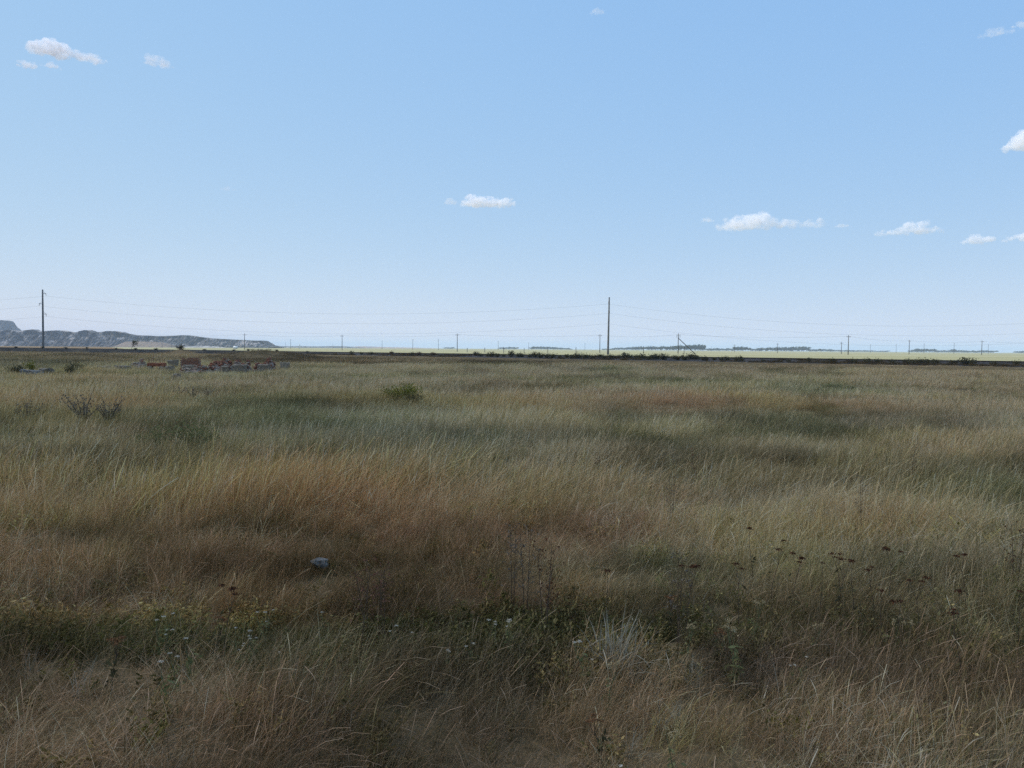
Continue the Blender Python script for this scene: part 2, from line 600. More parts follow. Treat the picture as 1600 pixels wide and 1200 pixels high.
def make_railway():
    # embankment body
    V, Fc = [], []
    n = len(EMB_S)
    L0, L1, st = -160, 620, 1.5
    k = 0
    ss = np.arange(L0, L1, st)
    for s in ss:
        for j in range(n):
            p = RA + RDIR * s + RNOR * (EMB_S[j] + (random.uniform(-0.25, 0.25) if j not in (4, 5) else random.uniform(-.08, .08)))
            V.append((p.x, p.y, EMB_Z[j] + (random.uniform(-0.06, 0.06) if j not in (4, 5) else random.uniform(-.02, .02))))
    for k in range(len(ss) - 1):
        for j in range(n - 1):
            Fc.append((k * n + j, k * n + j + 1, (k + 1) * n + j + 1, (k + 1) * n + j))
    o = mesh_obj('railway_embankment', V, Fc, M['ballast'])
    bmm = bmesh.new()
    bmm.from_mesh(o.data)
    if sum(f.normal.z for f in bmm.faces) < 0:
        bmesh.ops.reverse_faces(bmm, faces=bmm.faces)
    bmm.to_mesh(o.data)
    bmm.free()
    tag(o, 'low dark gravel railway embankment across the steppe', kind='structure')
    t = thing('railway_track', 'dark railway track running along the low gravel embankment', 'railway track', RA + Vector((0, 0, 0.42)))
    t.rotation_euler = (0, 0, math.atan2(RDIR.y, RDIR.x))
    for side in (-0.76, 0.76):
        bm = bmesh.new()
        box(bm, ((L0 + L1) / 2, side, 0.035), (L1 - L0, 0.14, 0.03))
        box(bm, ((L0 + L1) / 2, side, 0.10), (L1 - L0, 0.03, 0.10))
        box(bm, ((L0 + L1) / 2, side, 0.175), (L1 - L0, 0.075, 0.05))
        bm_obj('rail', bm, M['rail'], t)
    bm = bmesh.new()
    for s in np.arange(L0, L1, 0.62):
        box(bm, (s, 0, -0.02), (0.25, 2.6, 0.09))
    tag(bm_obj('sleepers', bm, M['sleeper'], t), kind='stuff')


make_railway()


# ------------------------------------------------------------------ spoil heaps
def heap(name, label, profile, dist, depth, mat, base_drop=0.0, ledges=(), rough=1.0, seed=0, back=1.0):
    """a long heap: its crest follows the profile (photo pixels) at the given distance; slopes fall to both sides"""
    xs = np.array([p[0] for p in profile], float)
    ys = np.array([p[1] for p in profile], float)
    step = 0.8
    px = np.arange(xs[0], xs[-1] + step, step)
    py = np.interp(px, xs, ys)
    X = np.array([at_y(a, b, dist).x for a, b in zip(px, py)])
    H = np.array([max(at_y(a, b, dist).z, 0.2) for a, b in zip(px, py)])
    nd = 64
    d = np.linspace(-1, 1, nd)
    V, Fc = [], []
    XX = np.repeat(X[:, None], nd, 1)
    YY = dist + np.repeat((d * depth * np.where(d < 0, 1, back))[None], len(X), 0)
    WOB = (fbm(X * 0.012, X * 0 + 0.3, seed) - 0.5) * 0.35
    NZ = (fbm(XX * 0.05, YY * 0.05, seed + 5, 6) - 0.5) + 0.5 * (fbm(XX * 0.25, YY * 0.25, seed + 6, 3) - 0.5)
    GL = (fbm(XX * 0.11, YY * 0.02, seed + 9, 4) - 0.5) + 0.5 * (fbm(XX * 0.35, YY * 0.1, seed + 8, 3) - 0.5)
    for i in range(len(X)):
        for j in range(nd):
            q = d[j]
            wob = WOB[i]
            if q < 0:
                t = 1 + q + wob * (1 + q) * (-q) * 2
            else:
                t = 1 - q
            t = float(np.clip(t * 1.25, 0, 1))
            # benches cut in the face
            for (lv, wd) in ledges:
                if q < 0:
                    lo = lv - wd / 2
                    if lo < t < lo + wd:
                        t = lo + (t - lo) * 0.15
                    elif t >= lo + wd:
                        t = lo + wd * 0.15 + (t - lo - wd) * (1 - lo - wd * 0.15) / (1 - lo - wd)
            z = H[i] * t
            yy = dist + q * depth * (1 if q < 0 else back)
            nz = NZ[i, j]
            z = z + nz * 9.0 * rough * math.sin(math.pi * min(t, 0.999)) ** 0.5 if 0 < t < 1 else z
            gl = GL[i, j]
            V.append((X[i] + nz * 7 * rough, yy + gl * 16 * rough * (1 if 0 < t < 1 else 0), z - 0.3 if t > 0 else -0.5))
    for i in range(len(X) - 1):
        for j in range(nd - 1):
            Fc.append((i * nd + j, (i + 1) * nd + j, (i + 1) * nd + j + 1, i * nd + j + 1))
    o = mesh_obj(name, V, Fc, mat)
    return tag(o, label, kind='structure')


M['spoil'] = noisy('spoil_rock', (0.025, 0.025, 0.028), (0.12, 0.112, 0.105), 0.16, 0.95, (0.34, 0.30, 0.27), 0.06, 0.8, 0.5, detail=14)
M['spoil_dark'] = noisy('spoil_dark', (0.035, 0.035, 0.04), (0.06, 0.06, 0.06), 0.05, 0.95)
M['spoil_beige'] = noisy('spoil_beige', (0.19, 0.145, 0.11), (0.25, 0.195, 0.15), 0.05, 0.95, (0.15, 0.12, 0.10), 0.02)
M['spoil_pale'] = noisy('spoil_pale', (0.28, 0.255, 0.23), (0.42, 0.39, 0.35), 0.08, 0.95, (0.3, 0.29, 0.28), 0.03)
M['spoil_red'] = noisy('spoil_red', (0.36, 0.22, 0.15), (0.45, 0.30, 0.21), 0.05, 0.95, (0.3, 0.24, 0.2), 0.02)
heap('spoil_heap', 'long blue grey rocky spoil heap on the horizon with pale ledges',
     [(-420, 528), (-300, 520), (-120, 514), (0, 516), (25, 516), (35, 517), (55, 514.5), (66, 519), (75, 517), (95, 516), (105, 518), (120, 519.5),
      (130, 518), (137, 515.5), (145, 518), (152, 519), (165, 518), (170, 517), (178, 517.3), (182, 517), (190, 519), (200, 521),
      (215, 523.5), (225, 524), (250, 525), (262, 525), (290, 523.5), (300, 524), (310, 526), (340, 529), (370, 530.5), (400, 532), (412, 532), (418, 536), (424, 540.5), (430, 542)],
     1350, 46, M['spoil'], ledges=((0.80, 0.16), (0.42, 0.10)), seed=2)
heap('spoil_heap', 'dark flat topped hill rising behind the rocky spoil heap',
     [(-300, 505), (-200, 499), (-60, 500), (0, 500), (8, 500.5), (14, 501.5), (18, 506), (22, 511), (27, 515), (34, 521), (60, 538)],
     2300, 90, M['spoil_dark'], rough=0.4, seed=4)
heap('spoil_heap', 'low beige earth heap below the rocky spoil heap',
     [(178, 545), (184, 543), (192, 536.5), (200, 533.5), (210, 533), (230, 533.5), (250, 534), (262, 536.5), (272, 541), (280, 545)],
     1000, 26, M['spoil_beige'], rough=0.25, seed=6)
heap('spoil_heap', 'pale gravel bank at the foot of the spoil heap beside masts',
     [(268, 546), (280, 542.5), (292, 541), (310, 541.3), (322, 540), (340, 541), (352, 542.5), (372, 546)],
     1080, 14, M['spoil_pale'], rough=0.4, seed=8)
heap('spoil_heap', 'distant grey spoil bank past the end of the heaps',
     [(420, 543), (430, 540.2), (450, 541), (470, 540.5), (490, 541.3), (520, 540.6), (540, 541), (560, 542.6), (575, 544)],
     2600, 60, M['spoil'], rough=0.5, seed=12)
heap('spoil_heap', 'distant low reddish earth bank at the field edge',
     [(520, 545), (540, 542.4), (560, 541), (580, 541.2), (600, 542.2), (640, 543), (670, 544), (690, 545.5)],
     2900, 60, M['spoil_red'], rough=0.4, seed=14)

M['black_earth'] = noisy('black_earth', (0.022, 0.018, 0.014), (0.05, 0.04, 0.03), 0.6, 0.95, (0.085, 0.065, 0.04), 0.15, 0.5, 3)
heap('earth_berm', 'long low berm of black earth before the spoil heaps',
     [(-60, 542), (0, 541.5), (60, 541.5), (100, 542.5), (150, 543.6), (200, 544), (262, 544.2), (330, 545), (400, 546.3), (470, 548), (540, 549.5), (600, 551), (660, 553), (700, 555.5)],
     188, 5, M['black_earth'], rough=0.05, seed=16)

# ------------------------------------------------------------------ poles and wires
def sag_pts(a, b, sag, n=40):
    out = []
    for i in range(n + 1):
        t = i / n
        p = a.lerp(b, t)
        p.z -= 4 * sag * t * (1 - t)
        out.append(p)
    return out


D1 = 260.0


def tall_pole(px, top, base_px, label, arms):
    b = at_y(base_px, horizon(base_px), D1)
    b.z = 0.0
    tp = at_y(px, top, D1)
    t = thing('power_pole', label, 'power pole', b, group='tall poles of the high line')
    bm = bmesh.new()
    h = tp.z
    lean = tp.x - b.x
    tube(bm, [(lean * k / 8, 0, -0.4 + (h + 0.4) * k / 8) for k in range(9)], [0.36 - 0.14 * k / 8 for k in range(9)], 12)
    bm_obj('shaft', bm, M['pole'], t, smooth=True)
    at = []
    for i, ay in enumerate(arms):
        z = at_y(px, ay, D1).z
        s = -1 if i == 1 else 1
        bm = bmesh.new()
        ax = lean * z / h
        box(bm, (ax, s * 0.95, z + 0.75), (0.12, 2.1, 0.14))
        tube(bm, [(ax, s * 0.25, z + 1.5), (ax, s * 1.9, z + 0.8)], 0.035, 6)
        arm = bm_obj('cross_arm', bm, M['metal'], t)
        bm = bmesh.new()
        for q in range(5):
            tube(bm, [(ax, s * 1.9, z + 0.68 - q * 0.13), (ax, s * 1.9, z + 0.62 - q * 0.13)], [0.13, 0.06], 8)
        tube(bm, [(ax, s * 1.9, z + 0.75), (ax, s * 1.9, z)], 0.02, 5)
        bm_obj('insulator', bm, M['ceramic'], arm)
        at.append(Vector((b.x + ax, D1 + s * 1.9, z)))
    bm = bmesh.new()
    tube(bm, [(lean, 0, h - 0.1), (lean, 0, h + 0.12)], [0.26, 0.2], 10)
    bm_obj('cap', bm, M['metal'], t)
    return t, at


tL, aL = tall_pole(66.5, 453, 67.5, 'tall grey concrete power pole standing before the rocky spoil heap', (462, 478.5, 494))
tR, aR = tall_pole(952, 465, 950, 'tall grey concrete power pole standing before the open crop field', (474.5, 490, 505.5))
for i in range(3):
    a, b = aL[i], aR[i]
    span = b - a
    nx = b + Vector((span.x, 0, -1.0))
    pv = a - Vector((span.x, 0, 0.5))
    bm = bmesh.new()
    pts = sag_pts(pv, a, 4.6)[:-1] + sag_pts(a, b, 4.6)[:-1] + sag_pts(b, nx, 6.2)
    tube(bm, pts, 0.014, 5)
    o = bm_obj('power_line_wire', bm, M['wire'])
    tag(o, ('topmost', 'middle', 'lowest')[i] + ' sagging wire strung between the two tall power poles', 'wire', 'wires of the high line')


def mid_pole(px, top, label, h=9.5, brace=False, arms=1, r=0.20, group='crossarm poles along the railway', mat='wood', cat='utility pole', D=None, insul=True):
    if D is None:
        D = (h - EYE) * F / (horizon(px) - top)
    p = at_y(px, top, D)
    t = thing('utility_pole', label, cat, (p.x, D, 0), group=group)
    bm = bmesh.new()
    tube(bm, [(0, 0, -0.4), (0, 0, h * 0.5), (0, 0, h)], [r, r * 0.85, r * 0.65], 9)
    bm_obj('shaft', bm, M[mat], t, smooth=True)
    for k in range(arms):
        z = h - 0.9 - 0.8 * k
        bm = bmesh.new()
        box(bm, (0, -0.12, z), (2.0, 0.12, 0.14))
        arm = bm_obj('cross_arm', bm, M['metal'], t)
        if insul:
            for s in (-0.85, 0.85):
                bm = bmesh.new()
                tube(bm, [(s, -0.12, z + 0.05), (s, -0.12, z + 0.2), (s, -0.12, z + 0.24), (s, -0.12, z + 0.36)], [0.04, 0.06, 0.1, 0.05], 7)
                bm_obj('insulator', bm, M['ceramic'], arm)
    if brace:
        bm = bmesh.new()
        q = at_y(1087, 553, D)
        tube(bm, [(0.05, -0.1, h - 2.3), (q.x - p.x, -0.1, -0.3)], [r * 0.8, r], 9)
        bm_obj('brace', bm, M[mat], t, smooth=True)
    return Vector((p.x, D, h - 0.6))


G2 = 'crossarm poles along the railway'
LB = 'grey wooden utility pole with one crossarm beyond the railway'
mids = [mid_pole(382, 521, 'wooden utility pole with one crossarm before the end of the rocky spoil heap'),
        mid_pole(534.5, 523, LB), mid_pole(714.5, 521, LB), mid_pole(937.5, 522, 'wooden utility pole with one crossarm close beside the tall power pole'),
        mid_pole(1060, 521, 'dark wooden utility pole propped by a slanting brace', brace=True, arms=2, r=0.22)]
mids2 = [mids[-1], mid_pole(1326, 523.5, LB, r=0.22), mid_pole(1421, 531, LB, r=0.23), mid_pole(1534.5, 532, LB, r=0.23)]
for s in (-0.85, 0.85):
    bm = bmesh.new()
    chain = [mids[0] + Vector((-70, 30, 0))] + mids + mids2[1:] + [mids2[-1] + Vector((80, 5, 0))]
    pts = []
    for a, b in zip(chain[:-1], chain[1:]):
        pts += sag_pts(a + Vector((s, 0, 0)), b + Vector((s, 0, 0)), 0.9, 12)[:-1]
    tube(bm, pts, 0.013, 4)
    o = bm_obj('power_line_wire', bm, M['wire'])
    tag(o, 'thin low wire strung along the wooden utility poles', 'wire', 'wires of the low line')
LB3 = 'small bare utility pole standing beyond the railway before the crop field'
for px, top in ((1148, 538), (1215, 536), (1315, 534)):
    mid_pole(px, top, LB3, h=7.5, r=0.2, group='small poles beyond the railway', D=(7.5 - EYE) * F / (horizon(px) - top))
LB4 = 'faint far utility pole rising above the horizon'
for px, top in ((454, 530), (446, 535), (597, 532), (645, 530), (685, 530), (520, 537), (778.5, 533), (826, 535), (914, 536),
                (1360, 538), (1400.5, 538), (1444, 536.5), (1491, 536), (1544.5, 538), (253, 526), (268, 528), (337, 532), (1112, 541), (1090, 540)):
    h = 11.0
    mid_pole(px, top, LB4, h=h, r=0.22, group='faint far poles', insul=False)
LB5 = 'short dark post beyond the railway before the crop field'
for px, top in ((730, 543.5), (757.5, 543), (787, 542), (819, 543.5), (856, 542.5), (900, 542), (1005.5, 540.5), (1069, 541)):
    D = 330.0
    z = at_y(px, top, D).z
    p = at_y(px, top, D)
    bm = bmesh.new()
    tube(bm, [(0, 0, -0.3), (0, 0, z * 0.9), (0, 0, z)], [0.13, 0.12, 0.06], 8)
    o = bm_obj('post', bm, M['wood'], loc=(p.x, D, 0))
    tag(o, LB5, 'post', 'short posts beyond the railway')
# small white things among the works under the heaps
p = at_y(368, 546, 620)
t = thing('storage_tank', 'small white tank at the foot of the spoil heap', 'tank', (p.x, 620, 0))
bm = bmesh.new()
tube(bm, [(-1.7, 0, 1.1), (-1.5, 0, 1.1), (1.5, 0, 1.1), (1.7, 0, 1.1)], [0.5, 1.0, 1.0, 0.5], 16)
bm_obj('shell', bm, M['white_paint'], t, smooth=True)
for sx in (-1, 1):
    bm = bmesh.new()
    box(bm, (sx, 0, 0.1), (0.3, 1.6, 0.6))
    bm_obj('saddle', bm, M['concrete'], t)
p = at_y(468, 540, 900)
bm = bmesh.new()
tube(bm, [(0, 0, -0.2), (0, 0, 3.0), (0, 0, 4.4), (0, 0, 5.3)], [0.7, 0.7, 0.65, 0.3], 12)
tag(bm_obj('silo', bm, M['white_paint'], loc=(p.x, 900, 0), smooth=True), 'slim white silo by the distant grey bank', 'silo')


# ------------------------------------------------------------------ leaves, bushes, trees
def leaf_mesh(name, centres, size, mat, seed=0, aspect=1.6, updir=0.0):
    """many small leaf faces (folded diamonds) round the given centres"""
    r = np.random.default_rng(seed)
    n = len(centres)
    c = np.asarray(centres, float)
    a = r.normal(size=(n, 3))
    a[:, 2] = a[:, 2] * (1 - updir) + updir * 1.6
    a /= np.linalg.norm(a, axis=1)[:, None]
    b = np.cross(a, r.normal(size=(n, 3)))
    b /= np.linalg.norm(b, axis=1)[:, None] + 1e-9
    s = size * r.uniform(0.6, 1.4, n)[:, None]
    V = np.empty((n, 4, 3))
    V[:, 0] = c - a * s * aspect / 2
    V[:, 1] = c + b * s / 2
    V[:, 2] = c + a * s * aspect / 2
    V[:, 3] = c - b * s / 2
    V = V.reshape(-1, 3)
    me = bpy.data.meshes.new(name)
    me.from_pydata(V.tolist(), [], (np.arange(n * 4).reshape(-1, 4)).tolist())
    at = me.attributes.new('rnd', 'FLOAT', 'POINT')
    at.data.foreach_set('value', np.repeat(r.random(n), 4).astype(np.float32))
    me.materials.append(mat)
    return me


def shrub_proto(seed, h, w, mat, n_stem=9, n_leaf=420, leaf=0.06, lean=0.0, name='bush', stem_mat='bark', up=0.3, spread=1.0, jit=0.11):
    r = np.random.default_rng(seed)
    root = bpy.data.objects.new(name, None)
    bm = bmesh.new()
    C = []
    for k in range(n_stem):
        a = r.uniform(0, 2 * math.pi)
        rad = w / 2 * math.sqrt(r.uniform(0.02, 1)) * spread
        hh = h * r.uniform(0.65, 1.0) * (1 - 0.35 * (rad / (w / 2)) ** 2)
        end = np.array([math.cos(a) * rad + lean * hh, math.sin(a) * rad * 0.8, hh])
        mid = end * np.array([0.35, 0.35, 0.5])
        tube(bm, [(0.04 * math.cos(a), 0.04 * math.sin(a), -0.05), mid, end], [0.012 * h + 0.003, 0.008 * h + 0.002, 0.002], 5)
        for q in range(n_leaf // n_stem):
            t = r.uniform(0.22, 1.05) ** 0.8
            p = mid * (2 * t) if t < 0.5 else mid + (end - mid) * (2 * t - 1)
            C.append(p + r.normal(size=3) * np.array([1, 1, 0.7]) * jit * w * (0.4 + 0.6 * min(t, 1)))
    C = np.array(C)
    C[:, 2] = np.maximum(C[:, 2], 0.03)
    me = bpy.data.meshes.new('stems')
    bm.to_mesh(me)
    bm.free()
    me.materials.append(M[stem_mat])
    s = bpy.data.objects.new('stems', me)
    f = bpy.data.objects.new('foliage', leaf_mesh('foliage', C, leaf, mat, seed, updir=up))
    return root, s, f


def place(proto, name, label, cat, loc, rz=0.0, sc=1.0, group=None):
    root, s, f = proto
    t = thing(name, label, cat, loc, rz, group)
    t.scale = (sc, sc, sc) if not hasattr(sc, '__len__') else sc
    for ch in (s, f):
        c = ch.copy()
        COL.objects.link(c)
        c.parent = t
    return t


ol = [shrub_proto(100 + i, 1.1, 2.0, M['bush_olive'], 12, 500, 0.13, jit=0.14) for i in range(3)]
ru = [shrub_proto(120 + i, 1.0, 1.7, M['bush_rust'], 11, 420, 0.12, jit=0.14) for i in range(2)]


def on_bank(px, s):
    """point on the railway bank at a photo column, s metres from the track"""
    d = ray(px, horizon(px))
    # (t d - RA).N = s
    t = (s + RA.x * RNOR.x + RA.y * RNOR.y) / (d.x * RNOR.x + d.y * RNOR.y)
    x, y = d.x * t, d.y * t
    return Vector((x, y, float(surf(np.array([x]), np.array([y]))[0]) - 0.05))


GB = 'low bushes along the railway bank'
rr = random.Random(4)


def bush_label(px):
    if px < 300:
        return 'low olive bush on the railway bank before the rocky spoil heap', 'bank bushes before the spoil heap'
    if px < 745:
        return 'low olive bush on the railway bank past the end of the spoil heaps', 'bank bushes past the spoil heaps'
    if px < 1120:
        return 'low olive bush in the thick row on the railway bank by the tall power pole', 'bank bushes by the tall power pole'
    return 'low olive bush on the railway bank before the far tree belts', 'bank bushes before the tree belts'


for px, s, sc, kind in [(549, -4, .8, 0), (565, -4, .7, 0), (580, -4, .8, 0), (611, -3.5, .9, 1), (643, -4, .7, 0), (655, -4, .9, 1), (677, -3.5, .9, 1),
                        (700, -4, .6, 1), (1335, -4, .6, 0), (1355, -3.6, .7, 0), (1372, -4, .6, 0), (1395, -4.5, .6, 0), (1418, -4, .7, 0), (1437, -4, .8, 0),
                        (1450, -4.2, .8, 0), (1462, -4, .7, 0), (1300, -4, .6, 0)]:
    pr = (ru if kind else ol)[rr.randrange(2)]
    place(pr, 'bush', 'low russet bush growing on the railway bank' if kind else bush_label(px)[0], 'bush',
          on_bank(px, s), rr.uniform(0, 6.28), sc * rr.uniform(0.8, 1.0), 'russet bushes on the railway bank' if kind else bush_label(px)[1])
for i in range(44):
    px = 742 + i * 9.6 + rr.uniform(-4, 4)
    place(ol[rr.randrange(3)], 'bush', bush_label(px)[0], 'bush', on_bank(px, rr.uniform(-5.5, -3)), rr.uniform(0, 6.28),
          rr.uniform(0.5, 0.95) * (1.05 if px < 1100 else 0.7), bush_label(px)[1])
for i in range(14):
    px = -10 + i * 37 + rr.uniform(-9, 9)
    bp_ = at_y(px, np.interp(px, [-60, 60, 200, 400, 540], [542.5, 542.5, 545, 547.3, 550.5]), 187.0)
    place(ol[rr.randrange(3)], 'bush', 'low olive bush on the black earth berm before the spoil heaps', 'bush', bp_ - Vector((0, 0, 0.15)), rr.uniform(0, 6.28),
          (rr.uniform(0.35, 0.7), rr.uniform(0.35, 0.6), rr.uniform(0.2, 0.4)), 'bushes on the black berm')
for i in range(14):
    px = 1165 + i * 33 + rr.uniform(-9, 9)
    place(ol[rr.randrange(3)], 'bush', bush_label(px)[0], 'bush', on_bank(px, rr.uniform(-6, -4.5)), rr.uniform(0, 6.28),
          rr.uniform(0.3, 0.6), bush_label(px)[1])
place(ol[0], 'bush', 'broad rounded olive bush, the largest along the railway bank', 'bush', on_bank(1511, -5.0), 0.4, (1.25, 1.1, 0.85))
x, y = (282 - 800) / F * 168, 168
place(ol[1], 'bush', 'dark bush on top of a small earth mound before the heaps', 'bush', (x, y, float(surf(np.array([x]), np.array([y]))[0]) - 0.15), 0, 0.9)


def make_tree(name, label, loc, h, w, seed, n=900, leaf=0.5, lean=0.0, group=None, gap=0.5, mat='tree_leaf', cat='tree'):
    r = np.random.default_rng(seed)
    t = thing(name, label, cat, loc, 0, group)
    bm = bmesh.new()
    top = Vector((lean * h, 0, h * 0.85))
    tube(bm, [(0, 0, -0.2), (lean * h * 0.3, 0, h * 0.35), top], [h * 0.025, h * 0.018, h * 0.004], 7)
    C = []
    nl = 9
    for k in range(nl):
        a = r.uniform(0, 2 * math.pi)
        z0 = h * r.uniform(0.18, 0.6)
        st = Vector((lean * z0, 0, z0))
        rad = w / 2 * r.uniform(0.5, 1.0)
        en = Vector((lean * h * 0.9 + math.cos(a) * rad, math.sin(a) * rad, min(h, z0 + h * r.uniform(0.2, 0.45))))
        tube(bm, [st, st.lerp(en, 0.5) + Vector((0, 0, 0.05 * h)), en], [h * 0.010, h * 0.007, h * 0.002], 5)
        m_ = int(n / nl)
        cs = r.normal(size=(m_, 3)) * np.array([w * 0.13, w * 0.13, h * 0.10]) + np.array(en)
        C.append(cs)
        C.append(r.normal(size=(m_ // 3, 3)) * w * 0.09 + np.array(st.lerp(en, 0.6)))
    bm_obj('trunk', bm, M['bark'], t)
    C = np.concatenate(C)
    C[:, 2] = np.clip(C[:, 2], 0.08 * h, None)
    link(bpy.data.objects.new('crown', leaf_mesh('crown', C, leaf, M[mat], seed)), t)
    return t


make_tree('tree', 'small sparse tree leaning to one side on the bank before the heaps', at_y(205, 546, 186.0), 2.2, 1.7, 5, n=150, leaf=0.16, lean=0.45, mat='bush_olive')

# far shelter belts: individual trees
protos = []
for i in range(6):
    t = make_tree('tree', 'far bluish tree of the shelter belts on the horizon', (0, 0, 0), 10.0, 9.0, 40 + i, n=420, leaf=1.0, group='trees of the far shelter belts')
    protos.append(t)
belts = [  # x0, x1, top0, top1 rows above the field, count, distance
    (1030, 1062, 541.5, 540.5, 10, 1700), (1060, 1100, 540, 539, 12, 1650), (1086, 1101, 540.5, 540, 5, 1600), (1102, 1145, 544.5, 544.5, 10, 2300), (1146, 1170, 541.5, 543, 8, 1800),
    (1170, 1188, 544.5, 545, 5, 2300), (1186, 1220, 543.5, 543, 9, 1900), (1220, 1262, 542.5, 542, 11, 1900), (1262, 1300, 545, 546, 9, 2300), (1300, 1386, 546.5, 548, 16, 2700),
    (1422, 1432, 547.5, 546, 3, 2100), (1430, 1462, 545.2, 545.5, 9, 2000), (1462, 1500, 547.3, 547.5, 10, 2400), (1488, 1494, 546, 546, 2, 2100), (1500, 1556, 547.6, 548.2, 12, 2300), (1592, 1640, 548.2, 546, 9, 2200),
    (943, 985, 545, 542.5, 10, 2300), (985, 1030, 542, 541.5, 12, 2000), (780, 808, 542.5, 542.5, 8, 2600), (828, 862, 542, 541.8, 9, 2300), (862, 892, 542.6, 544.3, 8, 2400), (696, 709, 542.3, 542.6, 4, 2600)]
first = set()
for x0, x1, t0, t1, n, D in belts:
    for k in range(n):
        f = (k + rr.uniform(0.1, 0.9)) / n
        px = x0 + (x1 - x0) * f
        top = t0 + (t1 - t0) * f + rr.uniform(-0.3, 0.9)
        d = D * rr.uniform(0.97, 1.03)
        h = max(at_y(px, top, d).z, 3.0)
        i = rr.randrange(6)
        if i not in first:
            first.add(i)
            t = protos[i]
        else:
            t = copy_tree(protos[i])
        if px < 900:
            lab, grp = 'far bluish tree in a thin belt beyond the middle of the plain', 'trees of the thin middle belt'
        elif px < 1104:
            lab, grp = 'far bluish tree in the belt behind the braced utility pole', 'trees behind the braced pole'
        elif px < 1180:
            lab, grp = 'far bluish tree in the short belt next to the braced pole belt', 'trees of the short belt'
        elif px < 1390:
            lab, grp = 'far bluish tree in the long tapering belt beyond the crop field', 'trees of the long tapering belt'
        else:
            lab, grp = 'far bluish tree in the low belt at the end of the crop field', 'trees of the end belt'
        t['label'], t['group'] = lab, grp
        t.location = (at_y(px, top, d).x, d, 0)
        s = h / 10.6
        wpx = (x1 - x0) / n * 1.9 * d / F / 8.0
        t.scale = (max(s * 0.8, wpx), max(s * 0.8, wpx), s)
        t.rotation_euler = (0, 0, rr.uniform(0, 6.28))
# ------------------------------------------------------------------ ruins
def ground_pt(px, y):
    x = (px - 800) / F * y
    return Vector((x, y, float(surf(np.array([x]), np.array([y]))[0])))


def rough_block(name, label, cat, px0, px1, ptop, y, depth, mat, group=None, rz=0.0, seed=0, tilt=0.0):
    """broken concrete block: bevelled, chipped, sunk in the grass"""
    c = ground_pt((px0 + px1) / 2, y)
    w = (px1 - px0) / F * y
    top = at_y((px0 + px1) / 2, ptop, y).z - c.z
    top = max(top, 0.3) + 0.03
    bm = bmesh.new()
    bmesh.ops.create_cube(bm, size=1)
    for v in bm.verts:
        v.co = Vector((v.co.x * w, v.co.y * depth, (v.co.z + 0.5) * (top + 0.15) - 0.15))
    bmesh.ops.subdivide_edges(bm, edges=bm.edges, cuts=3, use_grid_fill=True)
    r = random.Random(seed)
    for v in bm.verts:
        e = sum((abs(v.co.x) > w * 0.49, abs(v.co.y) > depth * 0.49, v.co.z > top * 0.97))
        k = 0.012 + 0.028 * max(e - 1, 0)
        v.co += Vector((r.uniform(-k, k), r.uniform(-k, k), r.uniform(-k, k) - (0.02 if e > 1 else 0)))
    for v in bm.verts:
        v.co = Matrix.Rotation(tilt, 3, 'Y') @ v.co
    o = bm_obj(name, bm, M[mat], loc=c)
    o.rotation_euler = (0, 0, rz)
    return tag(o, label, cat, group)


YR = 50.0
rough_block('concrete_block', 'pale grey concrete block beside the broken drum, first of the ruins', 'concrete block', 155, 171, 572.5, YR, 0.6, 'concrete', seed=1, rz=0.2)
rough_block('concrete_block', 'dark grey concrete block beside the pale one in the grass', 'concrete block', 183, 200, 572, YR - 1, 0.7, 'concrete', seed=2, rz=-0.3)
rough_block('concrete_block', 'grey concrete block at the end of the spiked red beam', 'concrete block', 259, 271, 572.5, YR - 1, 0.6, 'concrete', seed=3, rz=0.35)
rough_block('concrete_block', 'grey concrete block behind the spiked red beam', 'concrete block', 264, 276, 563, YR + 6, 0.6, 'concrete', seed=4, rz=0.1)
rough_block('concrete_beam', 'long grey concrete beam below the red brick wall chunk', 'concrete beam', 287, 309, 571, YR - 1, 0.5, 'concrete', seed=5, rz=0.05)
rough_block('concrete_beam', 'grey concrete beam between the two long beams', 'concrete beam', 322, 333, 574, YR - 2, 0.45, 'concrete', seed=6, rz=-0.12)
rough_block('concrete_block', 'dark squat concrete block between two beams', 'concrete block', 346, 356, 572.5, YR - 3, 0.5, 'concrete', seed=7, rz=0.5)
rough_block('concrete_beam', 'long grey concrete beam below the scattered rubble', 'concrete beam', 364, 384, 570.5, YR - 1, 0.5, 'concrete', seed=8, rz=-0.04)
rough_block('concrete_beam', 'grey concrete sill below the high brick pile', 'concrete beam', 404, 420, 570, YR + 1, 0.6, 'concrete', seed=9)
rough_block('concrete_block', 'grey concrete block past the end of the brick piles', 'concrete block', 438, 452, 567, YR + 2, 0.8, 'concrete', seed=10, rz=0.3)
rough_block('concrete_block', 'rounded grey concrete block beside the pale slabs', 'concrete block', 65, 81, 577.5, 44, 0.8, 'concrete', seed=11, rz=0.25)
rough_block('concrete_slab', 'pale broken concrete slab lying by the rounded block', 'concrete slab', 33, 47, 581.5, 42, 0.9, 'stone', seed=12, rz=0.4, tilt=0.12)
rough_block('concrete_slab', 'pale concrete slab tilted against the rounded block', 'concrete slab', 47, 61, 582, 41.5, 0.7, 'stone', seed=13, rz=-0.3, tilt=-0.15)
rough_block('stone', 'small pale stone in the grass before the ruins', 'stone', 271, 280, 585, 38, 0.3, 'rubble', seed=14)


def brick_mesh():
    bm = bmesh.new()
    box(bm, (0, 0, 0), (0.25, 0.12, 0.065), jit=0.03)
    bmesh.ops.bevel(bm, geom=bm.edges[:], offset=0.006, segments=1, affect='EDGES')
    me = bpy.data.meshes.new('brick')
    bm.to_mesh(me)
    bm.free()
    me.materials.append(M['brick'])
    return me


BRICK = brick_mesh()


